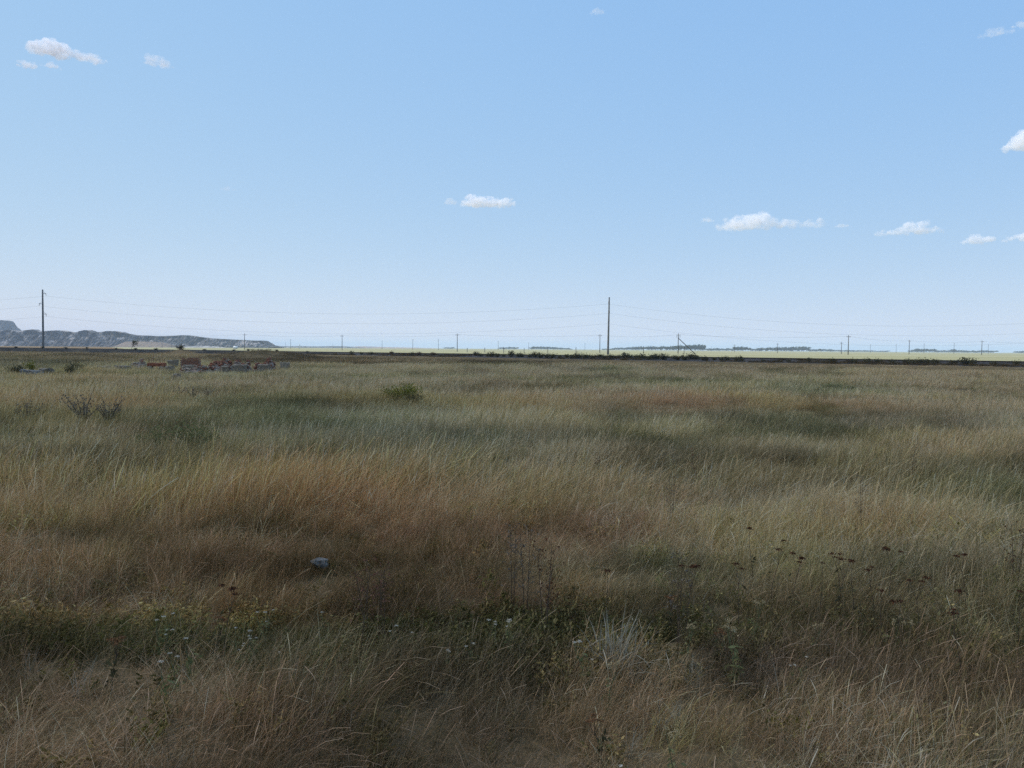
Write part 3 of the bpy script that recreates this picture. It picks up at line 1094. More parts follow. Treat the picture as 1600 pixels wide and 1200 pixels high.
def lump_mesh(seed, mat):
    bm = bmesh.new()
    bmesh.ops.create_icosphere(bm, subdivisions=2, radius=0.5)
    r = random.Random(seed)
    off = Vector((r.uniform(0, 9), r.uniform(0, 9), r.uniform(0, 9)))
    from mathutils import noise
    for v in bm.verts:
        v.co *= 0.75 + 0.6 * noise.noise(v.co * 2.3 + off)
        v.co.z *= 0.7
    me = bpy.data.meshes.new('rubble_lump')
    bm.to_mesh(me)
    bm.free()
    me.materials.append(M[mat])
    return me


LUMPS = [lump_mesh(i, 'rubble') for i in range(3)]


def PROF(u, v, seed):
    e = max(0, 1 - abs(u) ** 5) * max(0, 1 - abs(v) ** 2)
    return e * float(0.45 + 0.75 * vnoise(np.array([u * 2.6 + seed * 7]), np.array([v * 1.2]), seed)[0])


def brick_pile(label, px0, px1, ptop, y, n_brick, n_lump, seed):
    c = ground_pt((px0 + px1) / 2, y)
    w = (px1 - px0) / F * y
    top = at_y((px0 + px1) / 2, ptop, y).z - c.z
    t = thing('brick_pile', label, 'brick pile', c, group=None)
    r = random.Random(seed)
    bm = bmesh.new()      # heaped mortar and earth under the bricks
    nx, ny = 15, 9
    vs_ = []
    for j in range(ny):
        for i in range(nx):
            u, v = i / (nx - 1) * 2 - 1, j / (ny - 1) * 2 - 1
            hgt = PROF(u, v, seed)
            z = hgt * top * 0.9 + r.uniform(-.04, .04)
            vs_.append(bm.verts.new((u * w / 2, v * 0.7, z - 0.06)))
    for j in range(ny - 1):
        for i in range(nx - 1):
            bm.faces.new((vs_[j * nx + i], vs_[j * nx + i + 1], vs_[(j + 1) * nx + i + 1], vs_[(j + 1) * nx + i]))
    bm_obj('mortar_rubble', bm, M['mortar'], t)

    def hz(u, v):
        return PROF(u, v, seed) * top * 0.9
    for k in range(n_brick):
        u, v = r.uniform(-0.97, 0.97), r.uniform(-0.8, 0.5)
        o = bpy.data.objects.new('brick', BRICK)
        link(o, t)
        o.location = (u * w / 2, v * 0.7, hz(u, v) + r.uniform(-0.01, 0.10))
        o.rotation_euler = (r.uniform(-.7, .7), r.uniform(-.7, .7), r.uniform(0, 6.28))
        s = r.uniform(0.8, 1.25)
        o.scale = (s * r.uniform(0.6, 1.0), s, s)
    for k in range(n_lump):
        u, v = r.uniform(-0.97, 0.97), r.uniform(-0.8, 0.4)
        o = bpy.data.objects.new('rubble_lump', LUMPS[k % 3])
        link(o, t)
        o.location = (u * w / 2, v * 0.7, hz(u, v))
        s = r.uniform(0.12, 0.3)
        o.scale = (s * 1.3, s, s)
        o.rotation_euler = (0, 0, r.uniform(0, 6.28))


brick_pile('red brick rubble spilling over the concrete beams in the middle of the ruins', 323, 366, 562, YR + 2, 60, 24, 1)
brick_pile('grey brown rubble heap with few bricks between the brick piles', 364, 392, 562, YR + 3, 24, 30, 2)
brick_pile('high pile of red bricks at the end of the ruins', 398, 431, 561.8, YR + 3, 60, 18, 3)
brick_pile('low grey rubble before the spiked red beam', 202, 230, 562.5, YR + 2, 4, 34, 4)
brick_pile('low scattered rubble before the standing brick wall', 276, 346, 569.5, YR - 2, 18, 34, 5)

# standing chunk of brick wall, laid brick by brick
c = ground_pt(298, YR + 5)
t = thing('brick_wall', 'standing chunk of orange red brick wall among the ruins', 'wall chunk', c)
w = 30 / F * (YR + 5)
top = at_y(298, 560, YR + 5).z - c.z
bm = bmesh.new()
box(bm, (0, 0, top / 2 - 0.1), (w - 0.06, 0.34, top - 0.08))
bm_obj('mortar_core', bm, M['mortar'], t)
r = random.Random(3)
course = 0
z = 0.0
while z < top:
    x = -w / 2 + (0.13 if course % 2 else 0.0)
    while x < w / 2 - 0.1:
        edge = z > top - 0.16
        if not (edge and r.random() < 0.35):
            o = bpy.data.objects.new('brick', BRICK)
            link(o, t)
            o.location = (x + 0.125, -0.135 + r.uniform(-.008, .008), z + 0.035)
            o.rotation_euler = (r.uniform(-.02, .02), r.uniform(-.03, .03), r.uniform(-.03, .03))
        x += 0.262
    course += 1
    z += 0.078

# red beam with steel bars sticking up
c = ground_pt(245, YR)
t = thing('spiked_beam', 'broken rust red beam with thin steel bars sticking up', 'beam', c, rz=0.05)
w = 27 / F * YR
z1 = at_y(245, 567.3, YR).z - c.z
bm = bmesh.new()
box(bm, (0, 0, z1 - 0.09), (w, 0.3, 0.2))
bmesh.ops.subdivide_edges(bm, edges=bm.edges, cuts=3, use_grid_fill=True)
for v in bm.verts:
    v.co += Vector((random.uniform(-.02, .02), random.uniform(-.02, .02), random.uniform(-.03, .02)))
bm_obj('beam', bm, M['rust'], t)
for sx in (-0.38, 0.3):
    bm = bmesh.new()
    box(bm, (w * sx, 0.02, (z1 - 0.2) / 2 - 0.03), (0.28, 0.34, z1 - 0.14), jit=0.12)
    bm_obj('support_block', bm, M['rubble'], t)
for k in range(9):
    x = -w / 2 + w * (0.08 + k * 0.105)
    hh = 0.30 + random.uniform(-0.05, 0.05) + (0.28 if k == 2 else 0)
    bm = bmesh.new()
    tube(bm, [(x, 0.02, z1 - 0.1), (x + random.uniform(-.02, .03), 0.02, z1 + hh * 0.6), (x + random.uniform(-.03, .08), 0.0, z1 + hh)], 0.012, 6)
    bm_obj('steel_bar', bm, M['rust'], t)

# pale stone in the near grass
c = at_z(501, 868, 0.12)
bm = bmesh.new()
bmesh.ops.create_icosphere(bm, subdivisions=3, radius=0.5)
from mathutils import noise as mnoise
for v in bm.verts:
    k = 0.85 + 0.55 * mnoise.noise(v.co * 2.6) + 0.16 * mnoise.noise(v.co * 8)
    v.co = Vector((v.co.x * 0.15 * k, v.co.y * 0.13 * k, v.co.z * 0.085 * k))
o = bm_obj('stone', bm, M['stone'], loc=(c.x, c.y, float(gh(np.array([c.x]), np.array([c.y]))[0]) + 0.085))
tag(o, 'single pale blue grey stone lying in the reddish grass', 'stone')
STONE = (c.x, c.y)


# ------------------------------------------------------------------ grass
def blades(name, n, seed, radius, h0, h1, width, tilt=(22, 16), bend=(35, 25), segs=4, az_sd=60, seedfrac=0.0, matname=None, wpow=1.3, ell=1.0, nsub=0, rsub=0.06):
    """curved, tapering blades growing in small tussocks on a disc; wind bends them towards +X"""
    r = np.random.default_rng(seed)
    ns = max(nsub, 1)
    if nsub:
        rad_c = radius * np.sqrt(r.random(ns))
        th_c = r.uniform(0, 2 * math.pi, ns)
        cx, cy_ = rad_c * np.cos(th_c) * ell, rad_c * np.sin(th_c)
    else:
        cx = cy_ = np.zeros(1)
        rsub = radius
    own = r.integers(0, ns, n)
    sub_h = r.uniform(0.75, 1.15, ns) if nsub else np.ones(1)
    sub_az = np.radians(r.normal(0, az_sd * 0.45, ns)) if nsub else np.zeros(1)
    sub_t = np.radians(r.normal(0, 9, ns)) if nsub else np.zeros(1)
    sub_c = r.normal(0, 0.17, ns) if nsub else np.zeros(1)
    rad = rsub * np.sqrt(r.random(n))
    th = r.uniform(0, 2 * math.pi, n)
    loose = (r.random(n) < 0.25) & (nsub > 0)          # single blades between the tussocks
    rl = radius * np.sqrt(r.random(n))
    bx = np.where(loose, rl * np.cos(th) * ell, cx[own] + rad * np.cos(th))
    by = np.where(loose, rl * np.sin(th), cy_[own] + rad * np.sin(th))
    az = np.radians(r.normal(0, az_sd, n)) + sub_az[own]
    h = r.uniform(h0, h1, n) * sub_h[own] * (1 - 0.25 * (rad / rsub) ** 2)
    t0 = np.radians(r.normal(tilt[0], tilt[1], n)) + sub_t[own]
    bd = np.radians(np.abs(r.normal(bend[0], bend[1], n)))
    wa = az + math.pi / 2 + np.radians(r.normal(0, 50, n))
    is_seed = r.random(n) < seedfrac
    P = np.zeros((n, segs + 1, 3))
    P[:, 0, 0], P[:, 0, 1], P[:, 0, 2] = bx, by, -0.02
    for k in range(segs):
        tm = (k + 0.5) / segs
        a = np.clip(t0 + bd * tm ** 1.5, -1.2, 1.75)
        st = h / segs
        P[:, k + 1, 0] = P[:, k, 0] + np.cos(az) * np.sin(a) * st
        P[:, k + 1, 1] = P[:, k, 1] + np.sin(az) * np.sin(a) * st
        P[:, k + 1, 2] = P[:, k, 2] + np.cos(a) * st
    V = np.zeros((n, segs + 1, 2, 3))
    T = np.zeros((n, segs + 1, 2))
    ww = width * r.uniform(0.6, 1.3, n)
    for k in range(segs + 1):
        t = k / segs
        w = ww * (1 - t ** wpow) + 0.12 * width
        w = np.where(is_seed, np.where(t > 0.6, width * 1.5 * (1.05 - abs(t - 0.82) * 2.5), width * 0.5), w)
        off = np.stack([np.cos(wa) * w / 2, np.sin(wa) * w / 2, np.zeros(n)], 1)
        V[:, k, 0] = P[:, k] - off
        V[:, k, 1] = P[:, k] + off
        T[:, k, :] = t
    nv = (segs + 1) * 2
    base = (np.arange(n) * nv)[:, None] + 2 * np.arange(segs)[None]
    q = base.ravel()
    faces = np.stack([q, q + 1, q + 3, q + 2], 1)
    me = bpy.data.meshes.new(name)
    me.from_pydata(V.reshape(-1, 3).tolist(), [], faces.tolist())
    a1 = me.attributes.new('t', 'FLOAT', 'POINT')
    a1.data.foreach_set('value', T.reshape(-1).astype(np.float32))
    rv = np.clip(r.random(n) * 0.8 + 0.1 + sub_c[own], 0, 1)
    a2 = me.attributes.new('rnd', 'FLOAT', 'POINT')
    a2.data.foreach_set('value', np.repeat(rv, nv).astype(np.float32))
    me.materials.append(M[matname])
    return bpy.data.objects.new(name, me)


def grass_material():
    mt, nt, out = new_mat('steppe_grass')
    N, L = nt.nodes, nt.links
    ac = N.new('ShaderNodeAttribute')
    ac.attribute_type = 'INSTANCER'
    ac.attribute_name = 'col'
    at = N.new('ShaderNodeAttribute')
    at.attribute_name = 't'
    ar = N.new('ShaderNodeAttribute')
    ar.attribute_name = 'rnd'
    # blade to blade: greener live blades to bleached dead ones
    cr = N.new('ShaderNodeValToRGB')
    e = cr.color_ramp.elements
    e[0].position, e[0].color = 0.0, (0.26, 0.28, 0.20, 1)
    e[1].position, e[1].color = 1.0, (1.95, 1.95, 1.95, 1)
    for ps, cl in ((0.35, (0.60, 0.61, 0.47)), (0.68, (1.02, 1.0, 0.94)), (0.88, (1.45, 1.40, 1.36))):
        m1 = cr.color_ramp.elements.new(ps)
        m1.color = (*cl, 1)
    L.new(ar.outputs['Fac'], cr.inputs[0])
    mul = N.new('ShaderNodeMixRGB')
    mul.blend_type = 'MULTIPLY'
    mul.inputs[0].default_value = 1
    L.new(ac.outputs['Color'], mul.inputs[1])
    L.new(cr.outputs[0], mul.inputs[2])
    # straw-coloured tips, duller sheaths at the base
    ct = N.new('ShaderNodeValToRGB')
    ct.color_ramp.elements[0].color = (0.72, 0.74, 0.66, 1)
    ct.color_ramp.elements[1].color = (1.14, 1.12, 1.10, 1)
    L.new(at.outputs['Fac'], ct.inputs[0])
    mu2 = N.new('ShaderNodeMixRGB')
    mu2.blend_type = 'MULTIPLY'
    mu2.inputs[0].default_value = 1
    L.new(mul.outputs[0], mu2.inputs[1])
    L.new(ct.outputs[0], mu2.inputs[2])
    cap = N.new('ShaderNodeMixRGB')                 # no straw is brighter than this
    cap.blend_type = 'DARKEN'
    cap.inputs[0].default_value = 1
    cap.inputs[2].default_value = (0.74, 0.62, 0.44, 1)
    L.new(mu2.outputs[0], cap.inputs[1])
    d = N.new('ShaderNodeBsdfDiffuse')
    t = N.new('ShaderNodeBsdfTranslucent')
    L.new(cap.outputs[0], d.inputs[0])
    L.new(cap.outputs[0], t.inputs[0])
    ms = N.new('ShaderNodeMixShader')
    ms.inputs[0].default_value = 0.3
    L.new(d.outputs[0], ms.inputs[1])
    L.new(t.outputs[0], ms.inputs[2])
    L.new(ms.outputs[0], out.inputs['Surface'])
    return mt


M['grass'] = grass_material()


def herb(name, seed, n_stem, h, leaf, n_leaf):
    """low leafy herb: short stems set with small leaves"""
    r = np.random.default_rng(seed)
    C, A = [], []
    for k in range(n_stem):
        b = r.normal(0, 0.05, 2)
        e = np.array([b[0] + r.normal(0.03, 0.05), b[1] + r.normal(0, 0.05), h * r.uniform(0.5, 1)])
        for q in range(n_leaf):
            t = r.uniform(0.05, 1)
            C.append(np.array([b[0], b[1], 0]) * (1 - t) + e * t + r.normal(0, 0.012, 3))
    me = leaf_mesh(name, np.array(C), leaf, M['grass'], seed, aspect=3.0, updir=0.45)
    a = me.attributes.new('t', 'FLOAT', 'POINT')
    z = np.empty(len(me.vertices) * 3, np.float32)
    me.vertices.foreach_get('co', z)
    a.data.foreach_set('value', np.clip(z[2::3] / h, 0, 1).astype(np.float32))
    return bpy.data.objects.new(name, me)


def scatter(name, label, protos, pts, cols, scl, rotz, idx):
    """one 'stuff' object: geometry nodes put a tuft on every point"""
    coll = bpy.data.collections.new(name + '_tufts')
    for i, p in enumerate(protos):
        p.name = 'tuft_%02d' % i
        coll.objects.link(p)
    me = bpy.data.meshes.new(name)
    me.from_pydata(pts.tolist(), [], [])
    c4 = np.ones((len(pts), 4), np.float32)
    c4[:, :3] = cols
    a = me.attributes.new('col', 'FLOAT_COLOR', 'POINT')
    a.data.foreach_set('color', c4.ravel())
    a = me.attributes.new('scl', 'FLOAT_VECTOR', 'POINT')
    a.data.foreach_set('vector', scl.astype(np.float32).ravel())
    a = me.attributes.new('rot', 'FLOAT_VECTOR', 'POINT')
    rv = np.zeros((len(pts), 3), np.float32)
    rv[:, 2] = rotz
    a.data.foreach_set('vector', rv.ravel())
    a = me.attributes.new('idx', 'INT', 'POINT')
    a.data.foreach_set('value', idx.astype(np.int32))
    o = bpy.data.objects.new(name, me)
    link(o)
    ng = bpy.data.node_groups.new(name + '_nodes', 'GeometryNodeTree')
    ng.interface.new_socket('Geometry', in_out='INPUT', socket_type='NodeSocketGeometry')
    ng.interface.new_socket('Geometry', in_out='OUTPUT', socket_type='NodeSocketGeometry')
    N, L = ng.nodes, ng.links
    gi, go = N.new('NodeGroupInput'), N.new('NodeGroupOutput')
    ci = N.new('GeometryNodeCollectionInfo')
    ci.inputs['Collection'].default_value = coll
    ci.inputs['Separate Children'].default_value = True
    ci.inputs['Reset Children'].default_value = True
    ip = N.new('GeometryNodeInstanceOnPoints')
    ip.inputs['Pick Instance'].default_value = True

    def attr(nm, dt):
        x = N.new('GeometryNodeInputNamedAttribute')
        x.data_type = dt
        x.inputs['Name'].default_value = nm
        return x.outputs['Attribute']
    L.new(gi.outputs[0], ip.inputs['Points'])
    L.new(ci.outputs[0], ip.inputs['Instance'])
    L.new(attr('idx', 'INT'), ip.inputs['Instance Index'])
    L.new(attr('scl', 'FLOAT_VECTOR'), ip.inputs['Scale'])
    e2r = N.new('FunctionNodeEulerToRotation')
    L.new(attr('rot', 'FLOAT_VECTOR'), e2r.inputs[0])
    L.new(e2r.outputs[0], ip.inputs['Rotation'])
    L.new(ip.outputs[0], go.inputs[0])
    md = o.modifiers.new('scatter', 'NODES')
    md.node_group = ng
    tag(o, label, 'grass', kind='stuff')
    return o


GAIN = 3.9          # from the shade-dimmed photo colour to the plant's own colour
TINT = np.array([1.25, 1.03, 0.95])
NEAR_P = [blades('t', 250, 10 + i, 0.28, 0.18, 0.42, 0.0019, (20 + 4 * i, 17), (28 + 6 * i, 28), 5, 52, 0.14, 'grass', nsub=8, rsub=0.055) for i in range(5)]
NEAR_P += [blades('t', 250, 30 + i, 0.28, 0.18, 0.42, 0.0019, (54, 18), (40, 30), 5, 65, 0.06, 'grass', nsub=8, rsub=0.07) for i in range(3)]     # lodged, tangled
HERB_P = [herb('h', 60 + i, 8, 0.15, 0.009, 18) for i in range(3)]
MID_P = [blades('t', 280, 80 + i, 0.45, 0.18, 0.42, 0.0031, (14 + 7 * i, 15), (28 + 4 * i, 24), 4, 48, 0.20, 'grass', nsub=14, rsub=0.075) for i in range(5)]
FAR_P = [blades('t', 260, 110 + i, 0.8, 0.18, 0.42, 0.0075, (14 + 5 * i, 14), (26, 20), 3, 44, 0.18, 'grass', ell=1.3, nsub=18, rsub=0.13) for i in range(5)]
VFAR_P = [blades('t', 220, 140 + i, 1.5, 0.18, 0.42, 0.018, (12 + 4 * i, 14), (24, 20), 3, 44, 0.12, 'grass', ell=1.3, nsub=18, rsub=0.27) for i in range(5)]


def wedge(y0, y1, dens, seed, umax=0.82):
    r = np.random.default_rng(seed)
    n = int(umax * (y1 * y1 - y0 * y0) * dens)
    y = np.sqrt(r.uniform(y0 * y0, y1 * y1, n))
    x = r.uniform(-umax, umax, n) * y
    return x, y


def strip(x, y):
    """1 inside the low herb strip (an old wheel track)"""
    e = (fbm(x * 1.2, y * 1.2, 21) - 0.5) * 0.9
    yy = y + e + 0.04 * x
    return sm(3.85, 4.25, yy) * (1 - sm(4.65, 5.05, yy)) * (1 - 0.45 * sm(1.6, 3.2, x)) * (0.35 + 0.65 * sm(0.36, 0.52, fbm(x * 1.0 + 8, y * 1.5, 27)))


def grass_zone(name, label, protos, y0, y1, dens, seed, near=False, hvar=0.75, wid=1.0, herbs=False):
    x, y = wedge(y0, y1, dens, seed)
    r = np.random.default_rng(seed + 1)
    s = rail_s(x, y)
    keep = s < -7.5
    keep &= ~((s > -10) & (fbm(x * 0.12, y * 0.12, 44) < 0.5))
    keep &= np.hypot(x - STONE[0] + 0.08, y - STONE[1] + 0.22) > 0.24
    if near:
        st = strip(x, y)
        keep &= r.random(len(x)) > (0.4 * st if not herbs else 1 - np.maximum(st, 0.05))
    g_ = fbm(x * 1.5 / (1 + 0.05 * y) + 5, y * 1.5 / (1 + 0.05 * y), 57, 3)          # open gaps between the clumps
    keep &= r.random(len(x)) < ((0.62 if near else 0.35) + 1.3 * g_ if not herbs else 1.0)
    x, y = x[keep], y[keep]
    z = surf(x, y)
    c = veg_colour(x, y)
    sc = 1.0 / (1 + 0.10 * y)
    n1 = fbm(x * 2.2 * sc + 9, y * 2.2 * sc, 31, 4)
    n2 = fbm(x * 0.9 * sc, y * 0.9 * sc + 4, 37, 4)
    c = c * (0.55 + 0.90 * n1)[:, None] * np.exp(r.normal(0, 0.22, len(x)))[:, None]
    # stands of different grasses with ragged edges: bleached feather grass, grey-green sedge, brown fescue
    k_ = np.interp(y, [3, 8, 25, 70, 150], [1.1, 0.85, 0.42, 0.22, 0.13])
    sp = fbm(x * k_ * 0.55 + 31, y * k_ * 1.5 + 7, 83, 4) + r.normal(0, 0.035, len(x))
    sq = fbm(x * k_ * 0.5 + 11, y * k_ * 1.3 + 17, 87, 4) + r.normal(0, 0.035, len(x))
    pale = sm(0.55, 0.62, sp)[:, None]
    dark = sm(0.57, 0.64, sq)[:, None]
    amp = np.interp(y, [3.8, 6.0], [0.4, 1.0])[:, None]
    c = c * (1 + amp * pale * (np.array([1.66, 1.60, 1.52]) - 1))
    c = c * (1 + amp * dark * (np.array([0.60, 0.66, 0.60]) - 1))
    # the long bleached stand across the left and middle, the russet one before it
    wv = y + (fbm(x * 0.7 + 3, y * 0.8, 95, 3) - 0.5) * 2.2 + r.normal(0, 0.12, len(x))
    stand = (sm(7.7, 8.2, wv) * (1 - sm(9.0, 9.7, wv)) * (1 - sm(0.2, 1.6, x)))[:, None]
    russ = (sm(5.0, 5.4, wv) * (1 - sm(7.5, 8.0, wv)) * (1 - sm(0.4, 2.0, x)))[:, None]
    c = c * (1 + stand * (np.array([1.75, 1.62, 1.5]) - 1))
    c = c * (1 + russ * (np.array([0.92, 0.83, 0.80]) - 1))
    # warm straw tufts, green-grey ones between
    warm = np.clip((n2 - 0.5) * 1.6 + r.normal(0, 0.35, len(x)), -1, 1)[:, None]
    c = c * (1 + warm * np.array([0.07, 0.0, -0.07]))
    lush = (r.random(len(x)) < 0.12)[:, None]
    c = np.where(lush, c * np.array([0.78, 0.90, 0.70]), c)
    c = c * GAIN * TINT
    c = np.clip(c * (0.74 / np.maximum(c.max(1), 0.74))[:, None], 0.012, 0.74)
    if herbs:
        c = c * np.array([0.72, 0.80, 0.58])
    q_ = 1 / (1 + 0.04 * y)
    hs = (1 - hvar / 2 + hvar * fbm(x * 1.1 * q_, y * 1.1 * q_, 51, 3)) * r.uniform(0.75, 1.2, len(x))
    hs *= 1 + 0.28 * (pale * amp)[:, 0] - 0.18 * (dark * amp)[:, 0]          # the bleached stands are the tallest
    hs *= 1 + 0.30 * stand[:, 0]
    idx = r.integers(0, len(protos), len(x))
    s = rail_s(x, y)
    hs *= 1 - 0.78 * sm(-55, -22, s)                       # short grass along the railway
    if near:
        st = strip(x, y)
        hs *= 1 - 0.40 * st * (0 if herbs else 1)
        if not herbs:
            lodged = fbm(x * 1.1 + 3, y * 1.1, 61) > 0.55
            idx = np.where(lodged, 5 + r.integers(0, 3, len(x)), r.integers(0, 5, len(x)))
        hs *= 1 - 0.15 * (y < 3.6)
    sxy = hs * r.uniform(0.85, 1.2, len(x)) * wid
    scl = np.stack([sxy, sxy, hs], 1)
    rot = (fbm(x * 0.5, y * 0.5, 71) - 0.5) * 1.7 + r.normal(0, 0.3, len(x))
    if near:
        rot = rot + (fbm(x * 1.6, y * 1.6, 73) - 0.5) * 1.5
    print(name, len(x))
    return scatter(name, label, protos, np.stack([x, y, z], 1), c, scl, rot, idx)


grass_zone('near_grass', 'dry brown wind-bent grass close by, tangled and fine', NEAR_P, 1.5, 8.0, 33, 201, near=True)
grass_zone('low_herbs', 'low green leafy herbs filling an old wheel track', HERB_P, 1.6, 8.0, 170, 209, near=True, herbs=True)
grass_zone('steppe_grass', 'tan and grey green feathery grass of the middle steppe', MID_P, 7.8, 24, 10, 203)
grass_zone('far_grass', 'pale grass of the farther steppe before the ruins', FAR_P, 23.5, 70, 1.8, 205)
grass_zone('distant_grass', 'distant grass up to the railway bank', VFAR_P, 69, 330, 0.42, 207)


def bank_scrub():
    r = np.random.default_rng(311)
    n = 5200
    a = r.uniform(-150, 560, n)
    sc_ = r.uniform(-9.5, -2.5, n)
    x = RA.x + RDIR.x * a + RNOR.x * sc_
    y = RA.y + RDIR.y * a + RNOR.y * sc_
    m_ = fbm(a * 0.05, sc_ * 0.3, 91)
    keep = (m_ > 0.40 + 0.08 * (sc_ > -5)) & (np.abs(x / y) < 0.85)
    x, y, m_ = x[keep], y[keep], m_[keep]
    hue = fbm(x * 0.08, y * 0.08, 93)[:, None]
    c = np.array([0.085, 0.062, 0.034]) * (1 - hue) + np.array([0.15, 0.098, 0.055]) * hue
    c = c * np.exp(r.normal(0, 0.25, len(x)))[:, None]
    hs = r.uniform(0.5, 1.1, len(x))
    protos = [blades('t', 160, 340 + i, 0.7, 0.2, 0.46, 0.02, (8, 22), (20, 20), 3, 90, 0.1, 'grass', nsub=9, rsub=0.2) for i in range(3)]
    scatter('bank_scrub', 'dark brown weeds and scrub covering the railway bank', protos, np.stack([x, y, surf(x, y)], 1), c,
            np.stack([hs, hs, hs], 1), r.uniform(-1, 1, len(x)), r.integers(0, 3, len(x)))


bank_scrub()
# ------------------------------------------------------------------ single plants
def spot(px, py, h):
    """base of a plant whose top (h above ground) shows at the pixel"""
    p = at_z(px, py, h)
    for _ in range(3):
        p = at_z(px, py, h + float(gh(np.array([p.x]), np.array([p.y]))[0]))
    return Vector((p.x, p.y, float(gh(np.array([p.x]), np.array([p.y]))[0])))


def umbel(seed, h, n_head, stem_mat, head_mat, head_w=0.05, leaves=8, flat=True):
    """upright stem that forks into flat flower heads"""
    r = np.random.default_rng(seed)
    bm = bmesh.new()
    lean = r.uniform(0.02, 0.10) * h
    top = Vector((lean, r.normal(0, 0.02), h * 0.72))
    tube(bm, [(0, 0, -0.03), (lean * 0.4, 0, h * 0.4), top], [0.0024, 0.0020, 0.0016], 5)
    heads = []
    for k in range(n_head):
        a = 2 * math.pi * k / n_head + r.uniform(-0.5, 0.5)
        rad = (0.02 + 0.035 * r.random()) * (0 if n_head == 1 else 1) * h / 0.45
        e = Vector((top.x + math.cos(a) * rad, top.y + math.sin(a) * rad, h * r.uniform(0.9, 1.0)))
        tube(bm, [top - Vector((0, 0, 0.02)), top.lerp(e, 0.6) + Vector((0, 0, -0.01)), e], [0.0014, 0.0012, 0.0011], 4)
        heads.append(e)
    me = bpy.data.meshes.new('stem')
    bm.to_mesh(me)
    bm.free()
    me.materials.append(M[stem_mat])
    parts = [('stem', me)]
    for k, e in enumerate(heads):
        m_ = 46
        w = head_w * r.uniform(0.7, 1.2)
        C = r.normal(size=(m_, 3)) * np.array([w * 0.30, w * 0.30, w * (0.07 if flat else 0.25)])
        rr2 = np.hypot(C[:, 0], C[:, 1])
        C[:, 2] -= rr2 ** 2 * 6
        parts.append(('flower_head', leaf_mesh('flower_head', C + np.array(e), w * 0.22, M[head_mat], seed + k, aspect=1.2)))
    if leaves:
        C = np.stack([r.normal(0, 0.016, leaves * 4) + lean * 0.3, r.normal(0, 0.016, leaves * 4), r.uniform(0.1, 0.7, leaves * 4) * h], 1)
        parts.append(('leaves', leaf_mesh('leaves', C, 0.012, M['bush_olive'] if stem_mat == 'stem_dark' else M['bush_green'], seed + 50, aspect=3)))
    return parts


def put(parts, name, label, cat, loc, rz, group=None, sc=1.0):
    t = thing(name, label, cat, loc, rz, group)
    t.scale = (sc, sc, sc)
    for nm, me in parts:
        c = link(bpy.data.objects.new(nm, me), t)
        if nm in ('seed_heads', 'leaves', 'shoots'):
            c['kind'] = 'stuff'
    return t


DRY = [umbel(300 + i, 0.5, 1 + i % 3, 'stem_dark', 'head_dark', 0.040, leaves=3) for i in range(6)]
WHT = [umbel(320 + i, 0.3, 1 + i % 2, 'stem_green', 'head_white', 0.021) for i in range(4)]
CRM = [umbel(330 + i, 0.34, 3, 'stem_green', 'head_cream', 0.027, flat=False) for i in range(2)]
RST = [umbel(340 + i, 0.24, 4, 'stem_dark', 'head_rust', 0.03) for i in range(2)]
rp = random.Random(9)
for k, (px, py) in enumerate([(1180, 820), (1207, 848), (1236, 861), (1282, 868), (1317, 855), (1310, 863), (1335, 869), (1367, 873), (1394, 846),
                              (1384, 925), (1413, 927), (1443, 901), (1490, 913), (1504, 946), (1514, 857), (1596, 914),
                              (1157, 879), (1074, 882), (945, 876)]):
    put(DRY[k % 6], 'dried_yarrow', 'dried yarrow with dark red brown flat flower heads in the tall grass', 'dried flower', spot(px, py, 0.48), rp.uniform(0, 6.28),
        'dried yarrow stalks', rp.uniform(0.88, 1.0))
put(DRY[2], 'dried_yarrow', 'lone dried yarrow with drooping dark head before the reddish grass', 'dried flower', spot(347, 921, 0.45), 1.0, sc=0.95)
for k, (px, py) in enumerate([(408, 945), (416, 942), (411, 951), (386, 976), (397, 981), (374, 986), (366, 973), (391, 974), (300, 995), (275, 1007), (260, 960), (266, 964), (251, 966), (258, 951), (437, 994),
                              (913, 1007), (920, 1006), (796, 968), (798, 972), (768, 958), (774, 963), (700, 990), (510, 955), (614, 966), (262, 1035), (1242, 1009), (1254, 1008), (740, 985), (650, 970), (958, 1192), (1150, 983)]):
    put(WHT[k % 4], 'white_yarrow', 'small white yarrow flower in the green herb strip', 'flower', spot(px, py, 0.26), rp.uniform(0, 6.28), 'white yarrow flowers', rp.uniform(0.6, 0.95))
for k, (px, py) in enumerate([(1396, 970), (1414, 966), (1076, 955), (1180, 935), (1148, 985), (1055, 1128), (950, 1022), (1490, 935), (1270, 960)]):
    put(CRM[k % 2], 'cream_yarrow', 'faded cream yarrow flower cluster among brownish grass', 'flower', spot(px, py, 0.3), rp.uniform(0, 6.28), 'faded cream yarrow', rp.uniform(0.7, 1.0))
for k, (px, py) in enumerate([(172, 1016), (335, 977), (1045, 938), (1120, 975), (940, 1125)]):
    put(RST[k % 2], 'rusty_yarrow', 'orange brown withered yarrow low in the grass', 'dried flower', spot(px, py, 0.22), rp.uniform(0, 6.28), 'orange withered yarrow', rp.uniform(0.8, 1.1))


